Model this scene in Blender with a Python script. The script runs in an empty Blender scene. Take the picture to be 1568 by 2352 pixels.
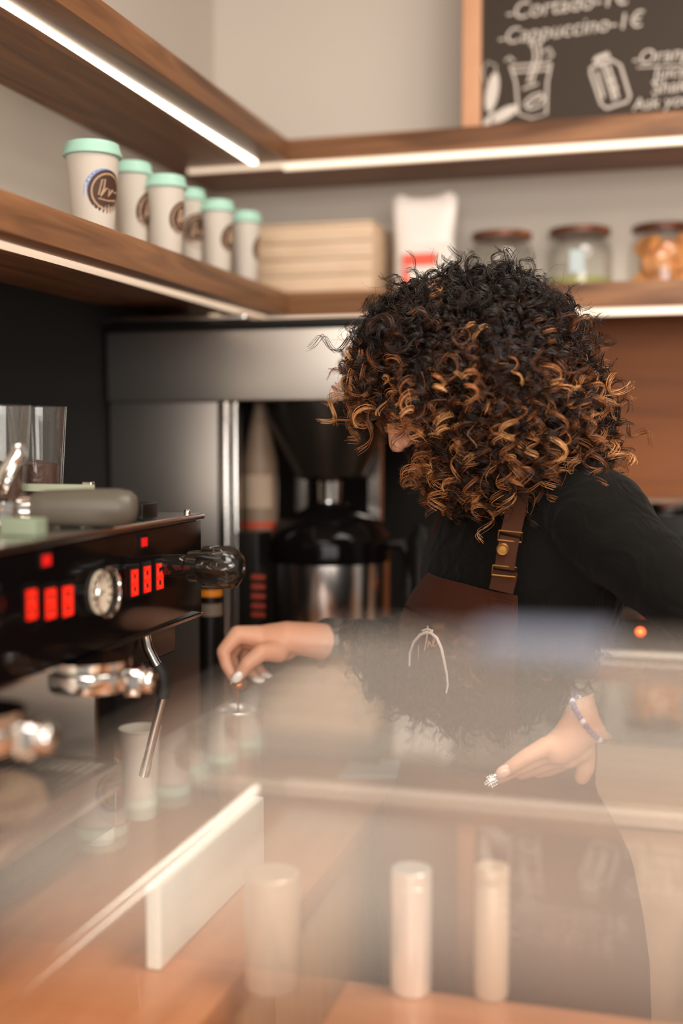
import bpy, bmesh, math, random
import numpy as np
from mathutils import Vector, Matrix, Euler
random.seed(7); rng = np.random.default_rng(7)
SC = bpy.context.scene; COL = SC.collection
R = math.radians

# ------------------------------------------------------------------ camera
F = 2720.0; CAMZ = 1.40; YAW = R(16.0); PITCH = math.atan(176/F)
cam_d = bpy.data.cameras.new('camera'); cam = bpy.data.objects.new('camera', cam_d); COL.objects.link(cam)
cam.location = (0, 0, CAMZ)
cam.rotation_euler = Euler((math.pi/2-PITCH, 0, YAW), 'XYZ')
cam_d.sensor_fit = 'VERTICAL'; cam_d.sensor_height = 36; cam_d.sensor_width = 24
cam_d.lens = 36*F/2352
cam_d.clip_start = 0.01
cam_d.dof.use_dof = True; cam_d.dof.focus_distance = 1.42; cam_d.dof.aperture_fstop = 1.3
SC.camera = cam

# ------------------------------------------------------------------ light
w = bpy.data.worlds.new('world'); SC.world = w; w.use_nodes = True
w.node_tree.nodes['Background'].inputs[0].default_value = (1.0, .90, .80, 1)
w.node_tree.nodes['Background'].inputs[1].default_value = .32
def area(name, loc, size, power, col, rot=(0,0,0), sy=None):
    l = bpy.data.lights.new(name, 'AREA'); l.energy = power; l.color = col; l.size = size
    if sy: l.shape = 'RECTANGLE'; l.size_y = sy
    o = bpy.data.objects.new(name, l); o.location = loc; o.rotation_euler = rot; COL.objects.link(o); return o
area('ceiling_lamp', (.45, .95, 2.66),   .7, 23, (1, .91, .81), sy=.7)
area('ceiling_lamp', (1.4, .3, 2.66),   .5, 15, (1, .91, .81), sy=1.4)
area('ceiling_lamp', (-.1, -.9, 2.66), 1.2, 26, (1, .91, .81), sy=.6)
area('front_fill', (.9, -2.3, 1.75), 2.4, 74, (1, .94, .89), rot=(R(90),0,0), sy=1.3)  # unseen fill light added behind the camera to brighten the fronts
SC.view_settings.view_transform = 'Standard'; SC.view_settings.look = 'None'
SC.view_settings.exposure = 0.22; SC.view_settings.gamma = 1.0; SC.view_settings.use_curve_mapping = False

# ------------------------------------------------------------------ pixel -> place helpers (only to work out real positions)
CR = Vector((math.cos(YAW), math.sin(YAW), 0)); CF = Vector((-math.sin(YAW), math.cos(YAW), 0)); UP = Vector((0,0,1))
CAM = Vector((0,0,CAMZ))
def ray(px, py):
    u = (px-784)/F; v = (1176-py)/F
    return CR*u + CF*(math.cos(PITCH)+v*math.sin(PITCH)) + UP*(v*math.cos(PITCH)-math.sin(PITCH))
def P(px, py, D):
    d = ray(px, py); return CAM + d*(D/d.dot(CF))
def onX(px, py, X): d = ray(px, py); return CAM + d*(X/d.x)
def onY(px, py, Y): d = ray(px, py); return CAM + d*(Y/d.y)
def onZ(px, py, Z): d = ray(px, py); return CAM + d*((Z-CAMZ)/d.z)

# ------------------------------------------------------------------ materials
def srgb(r, g, b):
    f = lambda c: (c/255/12.92) if c/255 <= .04045 else ((c/255+.055)/1.055)**2.4
    return (f(r), f(g), f(b), 1)
def new_mat(name):
    m = bpy.data.materials.new(name); m.use_nodes = True
    return m, m.node_tree.nodes, m.node_tree.links, m.node_tree.nodes['Principled BSDF']
def mat(name, col, rough=.5, metal=0, emis=None, es=0, trans=0, ior=1.45, bump=None, coat=0, noise=None, sheen=0, sub=0, aniso=0):
    m, n, l, b = new_mat(name)
    b.inputs['Base Color'].default_value = col; b.inputs['Roughness'].default_value = rough
    b.inputs['Metallic'].default_value = metal; b.inputs['Transmission Weight'].default_value = trans
    b.inputs['IOR'].default_value = ior; b.inputs['Coat Weight'].default_value = coat
    b.inputs['Sheen Weight'].default_value = sheen
    if sub:
        b.inputs['Subsurface Weight'].default_value = sub; b.inputs['Subsurface Radius'].default_value = (.012,.005,.003); b.inputs['Subsurface Scale'].default_value = 1
    if aniso: b.inputs['Anisotropic'].default_value = aniso
    if emis: b.inputs['Emission Color'].default_value = emis; b.inputs['Emission Strength'].default_value = es
    tc = n.new('ShaderNodeTexCoord')
    if noise:
        c2, sc = noise
        nz = n.new('ShaderNodeTexNoise'); nz.inputs['Scale'].default_value = sc; nz.inputs['Detail'].default_value = 4
        l.new(tc.outputs['Object'], nz.inputs['Vector'])
        mx = n.new('ShaderNodeMix'); mx.data_type = 'RGBA'; mx.inputs['A'].default_value = col; mx.inputs['B'].default_value = c2
        l.new(nz.outputs['Fac'], mx.inputs['Factor']); l.new(mx.outputs['Result'], b.inputs['Base Color'])
    if bump:
        sc, st = bump
        nz = n.new('ShaderNodeTexNoise'); nz.inputs['Scale'].default_value = sc; nz.inputs['Detail'].default_value = 3
        l.new(tc.outputs['Object'], nz.inputs['Vector'])
        bp = n.new('ShaderNodeBump'); bp.inputs['Strength'].default_value = st; bp.inputs['Distance'].default_value = .002
        l.new(nz.outputs['Fac'], bp.inputs['Height']); l.new(bp.outputs['Normal'], b.inputs['Normal'])
    return m
def wood(name, c1, c2, scale=(2, 22, 22), rough=.45, coat=0):
    m, n, l, b = new_mat(name)
    tc = n.new('ShaderNodeTexCoord'); mp = n.new('ShaderNodeMapping'); mp.inputs['Scale'].default_value = scale
    l.new(tc.outputs['Object'], mp.inputs['Vector'])
    nz = n.new('ShaderNodeTexNoise'); nz.inputs['Scale'].default_value = 1.6; nz.inputs['Detail'].default_value = 7; nz.inputs['Distortion'].default_value = 1.2
    l.new(mp.outputs['Vector'], nz.inputs['Vector'])
    cr = n.new('ShaderNodeValToRGB'); cr.color_ramp.elements[0].position = .32; cr.color_ramp.elements[0].color = c1
    cr.color_ramp.elements[1].position = .68; cr.color_ramp.elements[1].color = c2
    l.new(nz.outputs['Fac'], cr.inputs['Fac']); l.new(cr.outputs['Color'], b.inputs['Base Color'])
    b.inputs['Roughness'].default_value = rough; b.inputs['Coat Weight'].default_value = coat
    return m
M = {}
M['wall'] = mat('wall_plaster', srgb(216,208,197), .85, noise=(srgb(208,200,188), 3), bump=(60,.05))
M['ceil'] = mat('ceiling_paint', srgb(225,215,205), .9)
M['floor'] = mat('floor_tile', srgb(176,150,128), .5, noise=(srgb(160,136,116), 6))
M['walX'] = wood('walnut_along_back', srgb(92,58,34), srgb(166,118,80), (1.5, 20, 20))
M['walY'] = wood('walnut_along_side', srgb(92,58,34), srgb(160,112,74), (20, 1.5, 20))
M['brown'] = wood('brown_panel', srgb(126,68,22), srgb(150,86,30), (1.2, 14, 14), .6)
M['black'] = mat('black_splashback', (.004,.0035,.003,1), .9)
M['orangeX'] = wood('orange_worktop', srgb(166,112,78), srgb(184,130,94), (2, 16, 16), .35, .3)
M['orangeY'] = wood('orange_worktop_side', srgb(168,108,70), srgb(186,126,86), (16, 2, 16), .35, .3)
M['beigeX'] = wood('beige_worktop', srgb(176,146,120), srgb(196,166,140), (2, 16, 16), .4, .2)
M['cream'] = wood('cream_cabinet', srgb(186,150,118), srgb(198,162,130), (8, 8, 2), .5)
M['pine'] = wood('pine_box', srgb(214,184,152), srgb(230,204,176), (3, 8, 24), .6)
M['frame'] = wood('pine_frame', srgb(204,150,112), srgb(216,164,126), (8, 8, 3), .6)
M['lidwood'] = wood('acacia_lid', srgb(64,30,14), srgb(152,84,42), (14, 4, 4), .4)
M['led'] = mat('led_diffuser', (1,.9,.76,1), .5, emis=(1,.74,.53,1), es=.6)
M['ledw'] = mat('led_diffuser_bright', (1,1,.95,1), .5, emis=(1,.93,.76,1), es=6)
M['paper'] = mat('white_paper_cup', srgb(208,200,188), .7)
M['mint'] = mat('mint_lid', srgb(170,216,198), .45)
M['badge'] = mat('brown_badge', srgb(72,46,32), .6)
M['badge2'] = mat('badge_print', srgb(176,146,118), .6)
M['bblue'] = mat('blue_glint_paint', srgb(120,150,205), .6)  # colour of the blue highlight painted on one cup
M['steel'] = mat('brushed_steel', (.66,.63,.59,1), .33, 1, bump=(3,.02))
M['steel2'] = mat('satin_steel', (.70,.68,.65,1), .2, 1)
M['chrome'] = mat('chrome', (.85,.83,.8,1), .06, 1)
M['blackp'] = mat('black_plastic', (.007,.006,.005,1), .35)
M['blackp'].node_tree.nodes['Principled BSDF'].inputs['Specular IOR Level'].default_value = .3
M['blackg'] = mat('gloss_black', (.004,.003,.003,1), .10)
M['blackg'].node_tree.nodes['Principled BSDF'].inputs['Specular IOR Level'].default_value = .13
M['rubber'] = mat('black_rubber', (.015,.014,.013,1), .6)
M['grey'] = mat('grey_handle', srgb(86,80,70), .42)
M['white'] = mat('white_paper', srgb(232,228,220), .7)
M['bag'] = mat('white_bag', srgb(236,230,224), .5, bump=(14,.6))
M['red'] = mat('coral_label', srgb(240,98,74), .6)
M['chalkb'] = mat('chalkboard', srgb(62,48,36), .7, noise=(srgb(44,36,27), 3))
M['chalk'] = mat('chalk', srgb(214,206,196), .9)
M['redled'] = mat('red_lit_button', (.6,.02,.01,1), .4, emis=(1,.03,.01,1), es=.6)
M['redoff'] = mat('dark_red_lamp', (.5,.01,.01,1), .3, emis=(1,.01,.01,1), es=.35)
M['dial'] = mat('dial_face', srgb(214,200,180), .5)
M['beans'] = mat('coffee_beans', srgb(70,34,16), .4, bump=(160,1))
M['cookie'] = mat('orange_biscuit', srgb(250,184,108), .7, noise=(srgb(232,146,64), 25))
M['pale'] = mat('oat_flakes', srgb(214,200,180), .8)
M['green'] = mat('pistachio_green', srgb(168,172,98), .8)
M['sky'] = mat('pale_blue', srgb(190,206,210), .6)
M['skin'] = mat('skin', srgb(232,180,150), .48, sub=.2, noise=(srgb(226,166,134), 18), bump=(240,.12))
M['shirt'] = None
M['apron'] = mat('brown_canvas', srgb(66,33,18), .85, bump=(500,.3), noise=(srgb(56,27,15), 14), sheen=.05)
M['leather'] = mat('brown_strap', srgb(56,30,17), .8, bump=(200,.2))
for k_ in ('leather','apron'): M[k_].node_tree.nodes['Principled BSDF'].inputs['Specular IOR Level'].default_value = .15
M['skirt'] = mat('dark_brown_cloth', srgb(108,66,42), .9)
M['brass'] = mat('brass', srgb(128,92,50), .45, 1)
M['print'] = mat('pale_print', srgb(226,214,206), .7)
M['print2'] = mat('tan_print', srgb(186,140,112), .7)
M['nailw'] = mat('white_nail', srgb(240,236,228), .12, coat=.6)
M['nailp'] = mat('pink_nail', srgb(232,188,172), .15, coat=.6)
M['stone'] = mat('rhinestone', (.9,.9,.9,1), .08, 1)
M['bead'] = mat('purple_bead', srgb(92,66,120), .3)
M['beadc'] = mat('pearl_bead', srgb(220,214,220), .25)
M['towel'] = mat('taupe_towel', srgb(120,100,80), .95, bump=(420,.9))
M['amber'] = mat('copper_spoon', srgb(196,120,60), .25, .8)
M['lip'] = mat('lips', srgb(176,96,84), .4)
M['eyew'] = mat('eye_white', srgb(235,228,220), .2)
M['iris'] = mat('dark_iris', srgb(50,28,16), .2)
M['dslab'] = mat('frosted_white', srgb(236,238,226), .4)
def glass(name, col=(1,1,1,1), rough=0, haze=0, hcol=(.8,.7,.6,1)):
    m, n, l, b = new_mat(name)
    b.inputs['Base Color'].default_value = col; b.inputs['Roughness'].default_value = rough
    b.inputs['Transmission Weight'].default_value = 1; b.inputs['IOR'].default_value = 1.5
    if haze:
        d = n.new('ShaderNodeBsdfDiffuse'); d.inputs['Color'].default_value = hcol
        mx = n.new('ShaderNodeMixShader'); mx.inputs[0].default_value = haze
        l.new(b.outputs[0], mx.inputs[1]); l.new(d.outputs[0], mx.inputs[2])
        l.new(mx.outputs[0], n['Material Output'].inputs['Surface'])
    return m

# thin pane: fresnel reflection over straight-through transmission, with a diffuse haze mixed in to lift the brightness of the glass
def thin(name, haze, hcol, tint=(1,1,1,1)):
    m, n, l, b = new_mat(name); n.remove(b)
    tr = n.new('ShaderNodeBsdfTransparent'); tr.inputs[0].default_value = tint
    gl = n.new('ShaderNodeBsdfGlossy'); gl.inputs['Roughness'].default_value = 0.02
    fr = n.new('ShaderNodeFresnel'); ge = n.new('ShaderNodeNewGeometry'); mr = n.new('ShaderNodeMapRange')
    mr.inputs['To Min'].default_value = 1.5; mr.inputs['To Max'].default_value = 1/1.5
    l.new(ge.outputs['Backfacing'], mr.inputs['Value']); l.new(mr.outputs[0], fr.inputs['IOR'])
    m1 = n.new('ShaderNodeMixShader'); l.new(fr.outputs[0], m1.inputs[0]); l.new(tr.outputs[0], m1.inputs[1]); l.new(gl.outputs[0], m1.inputs[2])
    df = n.new('ShaderNodeBsdfDiffuse'); df.inputs[0].default_value = hcol
    m2 = n.new('ShaderNodeMixShader'); m2.inputs[0].default_value = haze
    l.new(m1.outputs[0], m2.inputs[1]); l.new(df.outputs[0], m2.inputs[2])
    l.new(m2.outputs[0], n['Material Output'].inputs['Surface']); return m
M['pane'] = thin('counter_glass', .085, (.95,.88,.80,1))
M['jar'] = thin('jar_glass', .012, (.95,.92,.88,1), (.97,.97,.96,1))
M['pane2'] = thin('side_glass', .0, (.9,.8,.7,1))
M['smoke'] = mat('smoked_plastic', (.012,.010,.008,1), .3)
# ribbed charcoal shirt
def shirt_mat():
    m, n, l, b = new_mat('ribbed_charcoal_knit')
    b.inputs['Base Color'].default_value = (.0032,.0027,.002,1); b.inputs['Roughness'].default_value = .9
    b.inputs['Sheen Weight'].default_value = .04; b.inputs['Specular IOR Level'].default_value = .15
    tc = n.new('ShaderNodeTexCoord'); wv = n.new('ShaderNodeTexWave'); wv.inputs['Scale'].default_value = 130; wv.inputs['Distortion'].default_value = .6
    mp = n.new('ShaderNodeMapping'); mp.inputs['Rotation'].default_value = (0, R(50), R(16))
    l.new(tc.outputs['Object'], mp.inputs['Vector']); l.new(mp.outputs['Vector'], wv.inputs['Vector'])
    nz = n.new('ShaderNodeTexNoise'); nz.inputs['Scale'].default_value = 16; nz.inputs['Detail'].default_value = 2; nz.inputs['Distortion'].default_value = 1.5
    l.new(tc.outputs['Object'], nz.inputs['Vector'])
    b1 = n.new('ShaderNodeBump'); b1.inputs['Strength'].default_value = .5; b1.inputs['Distance'].default_value = .0008
    b2 = n.new('ShaderNodeBump'); b2.inputs['Strength'].default_value = .7; b2.inputs['Distance'].default_value = .012
    l.new(wv.outputs['Fac'], b1.inputs['Height']); l.new(nz.outputs['Fac'], b2.inputs['Height'])
    l.new(b1.outputs['Normal'], b2.inputs['Normal']); l.new(b2.outputs['Normal'], b.inputs['Normal'])
    return m
M['shirt'] = shirt_mat()
def hair_mat():
    m, n, l, b = new_mat('curly_hair')
    at = n.new('ShaderNodeAttribute'); at.attribute_name = 'tone'
    cr = n.new('ShaderNodeValToRGB'); e = cr.color_ramp.elements
    e[0].position = .0; e[0].color = (.006,.004,.003,1); e[1].position = 1; e[1].color = srgb(240,180,118)
    x = e.new(.35); x.color = srgb(48,26,15); x = e.new(.6); x.color = srgb(112,66,37); x = e.new(.8); x.color = srgb(192,124,72)
    l.new(at.outputs['Fac'], cr.inputs['Fac']); l.new(cr.outputs['Color'], b.inputs['Base Color'])
    b.inputs['Roughness'].default_value = .38; b.inputs['Specular IOR Level'].default_value = .45
    return m
M['hair'] = hair_mat()
M['hairbase'] = mat('dark_hair_mass', (.006,.004,.003,1), .8)

# ------------------------------------------------------------------ mesh building
ORG = {}
def thing(name, label, cat, loc, group=None, kind=None):
    o = bpy.data.objects.new(name, None); COL.objects.link(o); o.location = loc; o.empty_display_size = .02
    o['label'] = label; o['category'] = cat
    if group: o['group'] = group
    ORG[o.name] = Vector(loc); return o
def tag(o, label, cat, group=None, kind=None):
    o['label'] = label; o['category'] = cat
    if group: o['group'] = group
    if kind: o['kind'] = kind
    return o
class MB:
    def __init__(s): s.v = []; s.f = []
    def add(s, vs, fs):
        k = len(s.v); s.v += [tuple(v) for v in vs]; s.f += [tuple(i+k for i in f) for f in fs]; return s
    def box(s, x0, x1, y0, y1, z0, z1):
        return s.add([(x,y,z) for x in (x0,x1) for y in (y0,y1) for z in (z0,z1)], [(0,1,3,2),(4,6,7,5),(0,4,5,1),(2,3,7,6),(0,2,6,4),(1,5,7,3)])
    def obox(s, c, ax, ay, az, hx, hy, hz):
        c, ax, ay, az = Vector(c), Vector(ax), Vector(ay), Vector(az)
        return s.add([c+ax*(i*hx)+ay*(j*hy)+az*(k*hz) for i in (-1,1) for j in (-1,1) for k in (-1,1)], [(0,1,3,2),(4,6,7,5),(0,4,5,1),(2,3,7,6),(0,2,6,4),(1,5,7,3)])
    def lathe(s, c, prof, n=40, axis=UP, caps=True, a0=0, a1=2*math.pi):
        c = Vector(c); axis = Vector(axis).normalized()
        u = axis.orthogonal().normalized() if abs(axis.z) < .99 else Vector((1,0,0)); v = axis.cross(u)
        full = abs(a1-a0-2*math.pi) < 1e-6; m = n if full else n+1
        vs = []
        for r, h in prof:
            for i in range(m):
                a = a0+(a1-a0)*i/n; vs.append(c+axis*h+(u*math.cos(a)+v*math.sin(a))*r)
        fs = []
        for j in range(len(prof)-1):
            for i in range(n):
                i2 = (i+1) % m
                fs.append((j*m+i, j*m+i2, (j+1)*m+i2, (j+1)*m+i))
        if caps and full:
            if prof[0][0] > 1e-5: fs.append(tuple(range(m))[::-1])
            if prof[-1][0] > 1e-5: fs.append(tuple((len(prof)-1)*m+i for i in range(m)))
        return s.add(vs, fs)
    def tube(s, pts, rad, n=12, caps=True):
        pts = [Vector(p) for p in pts]; N = len(pts)
        if not hasattr(rad, '__len__'): rad = [rad]*N
        t = [(pts[min(i+1,N-1)]-pts[max(i-1,0)]).normalized() for i in range(N)]
        u = t[0].orthogonal().normalized(); vs = []
        for i in range(N):
            u = (u - t[i]*u.dot(t[i])).normalized(); v = t[i].cross(u)
            for k in range(n):
                a = 2*math.pi*k/n; vs.append(pts[i]+(u*math.cos(a)+v*math.sin(a))*rad[i])
        fs = [(i*n+k, i*n+(k+1)%n, (i+1)*n+(k+1)%n, (i+1)*n+k) for i in range(N-1) for k in range(n)]
        if caps: fs += [tuple(range(n))[::-1], tuple((N-1)*n+k for k in range(n))]
        return s.add(vs, fs)
    def ball(s, c, r, n=14, ax=None):
        c = Vector(c)
        if not hasattr(r, '__len__'): r = (r,r,r)
        ax = ax or (Vector((1,0,0)), Vector((0,1,0)), Vector((0,0,1)))
        vs = []; fs = []
        m = n//2+1
        for j in range(m+1):
            ph = math.pi*j/m
            for i in range(n):
                a = 2*math.pi*i/n
                vs.append(c+ax[0]*(r[0]*math.sin(ph)*math.cos(a))+ax[1]*(r[1]*math.sin(ph)*math.sin(a))+ax[2]*(r[2]*math.cos(ph)))
        for j in range(m):
            for i in range(n): fs.append((j*n+i, (j+1)*n+i, (j+1)*n+(i+1)%n, j*n+(i+1)%n))
        return s.add(vs, fs)
    def chain(s, js, n=14):                     # joints with spheres, joined by tapered limbs
        js = [(Vector(p), r) for p, r in js]
        for p, r in js: s.ball(p, r, n)
        for (p, r), (q, k) in zip(js, js[1:]): s.tube([p, q], [r, k], n)
        return s
    def loft(s, rings, n=40):                   # ring: centre, front vec, side vec
        vs = []
        for c, a, b in rings:
            for i in range(n):
                t = 2*math.pi*i/n; vs.append(c+a*math.cos(t)+b*math.sin(t))
        fs = [(j*n+i, j*n+(i+1)%n, (j+1)*n+(i+1)%n, (j+1)*n+i) for j in range(len(rings)-1) for i in range(n)]
        fs += [tuple(range(n))[::-1], tuple((len(rings)-1)*n+i for i in range(n))]
        return s.add(vs, fs)
    def grid(s, fn, nu, nv, th):                # thick sheet; fn(u,v) -> point, offset along its normal by th
        pts = [[Vector(fn(i/nu, j/nv)) for j in range(nv+1)] for i in range(nu+1)]
        nr = [[None]*(nv+1) for _ in range(nu+1)]
        for i in range(nu+1):
            for j in range(nv+1):
                a = pts[min(i+1,nu)][j]-pts[max(i-1,0)][j]; b = pts[i][min(j+1,nv)]-pts[i][max(j-1,0)]
                nr[i][j] = a.cross(b).normalized()
        W = nv+1; K = (nu+1)*W
        vs = [pts[i][j] for i in range(nu+1) for j in range(W)]+[pts[i][j]+nr[i][j]*th for i in range(nu+1) for j in range(W)]
        fs = []
        for i in range(nu):
            for j in range(nv):
                q = (i*W+j, (i+1)*W+j, (i+1)*W+j+1, i*W+j+1)
                fs.append(q[::-1]); fs.append(tuple(x+K for x in q))
        for i in range(nu):
            for j in (0, nv):
                q = (i*W+j, (i+1)*W+j, (i+1)*W+j+K, i*W+j+K); fs.append(q if j == 0 else q[::-1])
        for j in range(nv):
            for i in (0, nu):
                q = (i*W+j, i*W+j+1, i*W+j+1+K, i*W+j+K); fs.append(q[::-1] if i == 0 else q)
        return s.add(vs, fs)
    def mesh(s, name, org=None):
        me = bpy.data.meshes.new(name)
        vs = s.v if org is None else [(v[0]-org.x, v[1]-org.y, v[2]-org.z) for v in s.v]
        me.from_pydata(vs, [], s.f); me.update()
        bm = bmesh.new(); bm.from_mesh(me); bmesh.ops.remove_doubles(bm, verts=bm.verts, dist=1e-6); bmesh.ops.recalc_face_normals(bm, faces=bm.faces); bm.to_mesh(me); bm.free()
        return me
    def build(s, name, m, parent=None, smooth=True, bevel=0, remesh=0, sm=0, label=None):
        org = ORG[parent.name] if parent is not None else None
        if org is None:                         # top-level single-mesh thing: origin at the middle of its base
            a = np.array(s.v); lo = a.min(0); hi = a.max(0); loc = Vector(((lo[0]+hi[0])/2, (lo[1]+hi[1])/2, lo[2])); org = loc
            me = s.mesh(name, loc); o = bpy.data.objects.new(name, me); o.location = loc
        else:
            me = s.mesh(name, org); o = bpy.data.objects.new(name, me); o.parent = parent
        COL.objects.link(o); ORG[o.name] = org
        if remesh:
            md = o.modifiers.new('r', 'REMESH'); md.mode = 'VOXEL'; md.voxel_size = remesh; md.use_smooth_shade = True
            if sm: s2 = o.modifiers.new('s', 'SMOOTH'); s2.factor = .5; s2.iterations = sm
        if bevel:
            md = o.modifiers.new('b', 'BEVEL'); md.width = bevel; md.segments = 3; md.limit_method = 'ANGLE'; md.angle_limit = R(40)
        if remesh or bevel:
            dg = bpy.context.evaluated_depsgraph_get(); dg.update()
            me2 = bpy.data.meshes.new_from_object(o.evaluated_get(dg)); o.modifiers.clear(); o.data = me2; me2.name = name
        o.data.materials.clear(); o.data.materials.append(m)
        if smooth:
            o.data.polygons.foreach_set('use_smooth', [True]*len(o.data.polygons))
            if not remesh:
                try: o.data.set_sharp_from_angle(angle=R(38))
                except Exception: pass
        if label: o['label'] = label
        return o
def struct(mb, name, m, bevel=0, parent=None):
    o = mb.build(name, m, parent, bevel=bevel)
    if parent is None: o['kind'] = 'structure'
    return o
def text_mesh(txt, size, origin, xdir, updir, depth=.0008, shear=.15):
    cu = bpy.data.curves.new('lettering', 'FONT'); cu.body = txt; cu.size = size; cu.extrude = depth; cu.shear = shear
    o = bpy.data.objects.new('lettering', cu); COL.objects.link(o)
    dg = bpy.context.evaluated_depsgraph_get(); dg.update()
    me = bpy.data.meshes.new_from_object(o.evaluated_get(dg))
    bpy.data.objects.remove(o)
    x, y = Vector(xdir).normalized(), Vector(updir).normalized(); z = x.cross(y)
    mb = MB(); mb.add([Vector(origin)+x*v.co.x+y*v.co.y+z*v.co.z for v in me.vertices], [tuple(p.vertices) for p in me.polygons])
    bpy.data.meshes.remove(me); return mb

# ------------------------------------------------------------------ setting
corner = P(662, 728, 2.15); XE = corner.x; YE = corner.y
DS = .235; XW = XE-DS; YW = YE+DS
ZL0 = corner.z; ZL1 = P(660, 672, 2.15).z; ZU0 = P(668, 372, 2.15).z; ZU1 = P(672, 320, 2.15).z
WT = .875; XC = -.405; YB = 1.71; YL = 1.07; XL = -.30
struct(MB().box(-2, 3, -2.5, YW+.1, -.05, 0), 'floor', M['floor'])
struct(MB().box(XW-.1, 3, -2.5, YW+.1, 2.7, 2.75), 'ceiling', M['ceil'])
struct(MB().box(XW-.1, XW, -2.5, YW+.1, 0, 2.7), 'wall_left', M['wall'])
struct(MB().box(XW, 3, YW, YW+.1, 0, 2.7), 'wall_back', M['wall'])
struct(MB().box(XW, XW+.006, 1.22, YW, WT, ZL0), 'trim_1', M['black'])
struct(MB().box(XW+.006, 3, YW-.006, YW, WT, ZL0), 'trim_2', M['brown'])

# shelves: each run is one board thing with its light strip
def shelf_left(name, z0, z1, label, ledmat, ins, hw):
    t = thing(name, label, 'shelf', (XE-DS/2, YE-1, z0))
    MB().box(XW, XE, -.4, YE, z0, z1).build('board', M['walY'], t, bevel=.0015)
    MB().box(XE-ins-hw, XE-ins, -.4, YE-.02, z0-.004, z0).build('light_strip', ledmat, t, label='glowing white light strip')
    return t
def shelf_back(name, z0, z1, label, ins, hw):
    t = thing(name, label, 'shelf', (1, YE+DS/2, z0))
    MB().box(XW, 3, YE, YW, z0, z1).build('board', M['walX'], t, bevel=.0015)
    MB().box(XE-.01, 3, YE+.004, YE+.014, z0-.012, z0).box(XW+.04, XE-.01, YE+.004, YE+.014, z0-.007, z0).build('light_strip', M['led'], t, label='glowing warm light strip')
    return t
shelf_left('wall_shelf', ZU0, ZU1, 'upper walnut shelf along the left wall with a bright white light strip', M['ledw'], .052, .010)
shelf_left('wall_shelf', ZL0, ZL1, 'lower walnut shelf on the left wall holding the row of paper cups', M['led'], .035, .018)
shelf_back('wall_shelf', ZU0, ZU1, 'upper walnut shelf on the back wall carrying the chalkboard', .012, .03)
shelf_back('wall_shelf', ZL0, ZL1, 'lower walnut shelf on the back wall holding the box, bag and jars', .012, .03)

# worktops and cabinets
tag(MB().box(XW, XC, .30, YW-.006, WT-.035, WT).build('worktop', M['orangeY'], bevel=.003), 'orange wooden worktop under the espresso machine along the left wall', 'worktop')
tag(MB().box(XC, 3, YB, YW-.006, WT-.035, WT).build('worktop', M['beigeX'], bevel=.003), 'beige worktop along the back wall behind the barista', 'worktop')
def cabinets(name, x0, x1, yf, label):
    t = thing(name, label, 'cabinet', ((x0+x1)/2, (yf+YW)/2, 0))
    MB().box(x0, x1, yf+.03, YW-.01, .08, WT-.036).build('body', M['cream'], t)
    n = max(1, round((x1-x0)/.5))
    for i in range(n):
        a = x0+(x1-x0)*i/n+.003; b = x0+(x1-x0)*(i+1)/n-.003
        d = MB().box(a, b, yf+.01, yf+.029, .1, WT-.04).build('door', M['cream'], t, bevel=.002)
        MB().tube([(b-.04, yf-.012, .6), (b-.04, yf-.012, .72)], .005).box(b-.044,b-.036,yf-.012,yf+.01,.605,.613).box(b-.044,b-.036,yf-.012,yf+.01,.707,.715).build('handle', M['steel2'], d)
cabinets('base_cabinet', XC+.002, 2.9, YB, 'cream base cabinet row beneath the back worktop')
t = thing('base_cabinet', 'cream base cabinet beneath the espresso machine worktop', 'cabinet', (-.66, 1, 0))
MB().box(XW+.01, XC-.03, .32, YW-.02, .08, WT-.036).build('body', M['cream'], t)
for i in range(3):
    d = MB().box(XC-.029, XC-.01, .33+i*.43, .755+i*.43, .1, WT-.04).build('door', M['cream'], t, bevel=.002)
    MB().tube([(XC+.012, .40+i*.43, .6), (XC+.012, .40+i*.43, .72)], .005).build('handle', M['steel2'], d)
# display case with the glass top in front of the lens
GX0 = P(800, 1445, .081*F/445).x; GY1 = P(800, 1445, .081*F/445).y; GY0 = .185; GZ = CAMZ-.081
t = thing('display_case', 'glass-topped display case in the foreground with cream base', 'display case', (.5, .3, 0))
MB().box(GX0, 1.3, GY0, GY1, GZ-.008, GZ).build('glass_top', M['pane'], t, smooth=False)
MB().box(GX0+.004, GX0+.009, GY0+.005, GY1-.01, 1.0, GZ-.009).build('side_pane', M['pane2'], t, smooth=False)
MB().box(GX0, 1.3, GY0, GY1, 0, 1.0).build('base', M['cream'], t)
# prep ledge behind the case
tag(MB().box(XL, 1.6, GY1+.002, YL, WT-.03, WT).box(XL+.03, 1.6, GY1+.02, YL-.06, 0, WT-.03).build('prep_counter', M['orangeX'], bevel=.002), 'low wooden prep counter just behind the glass display case', 'counter')

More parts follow.
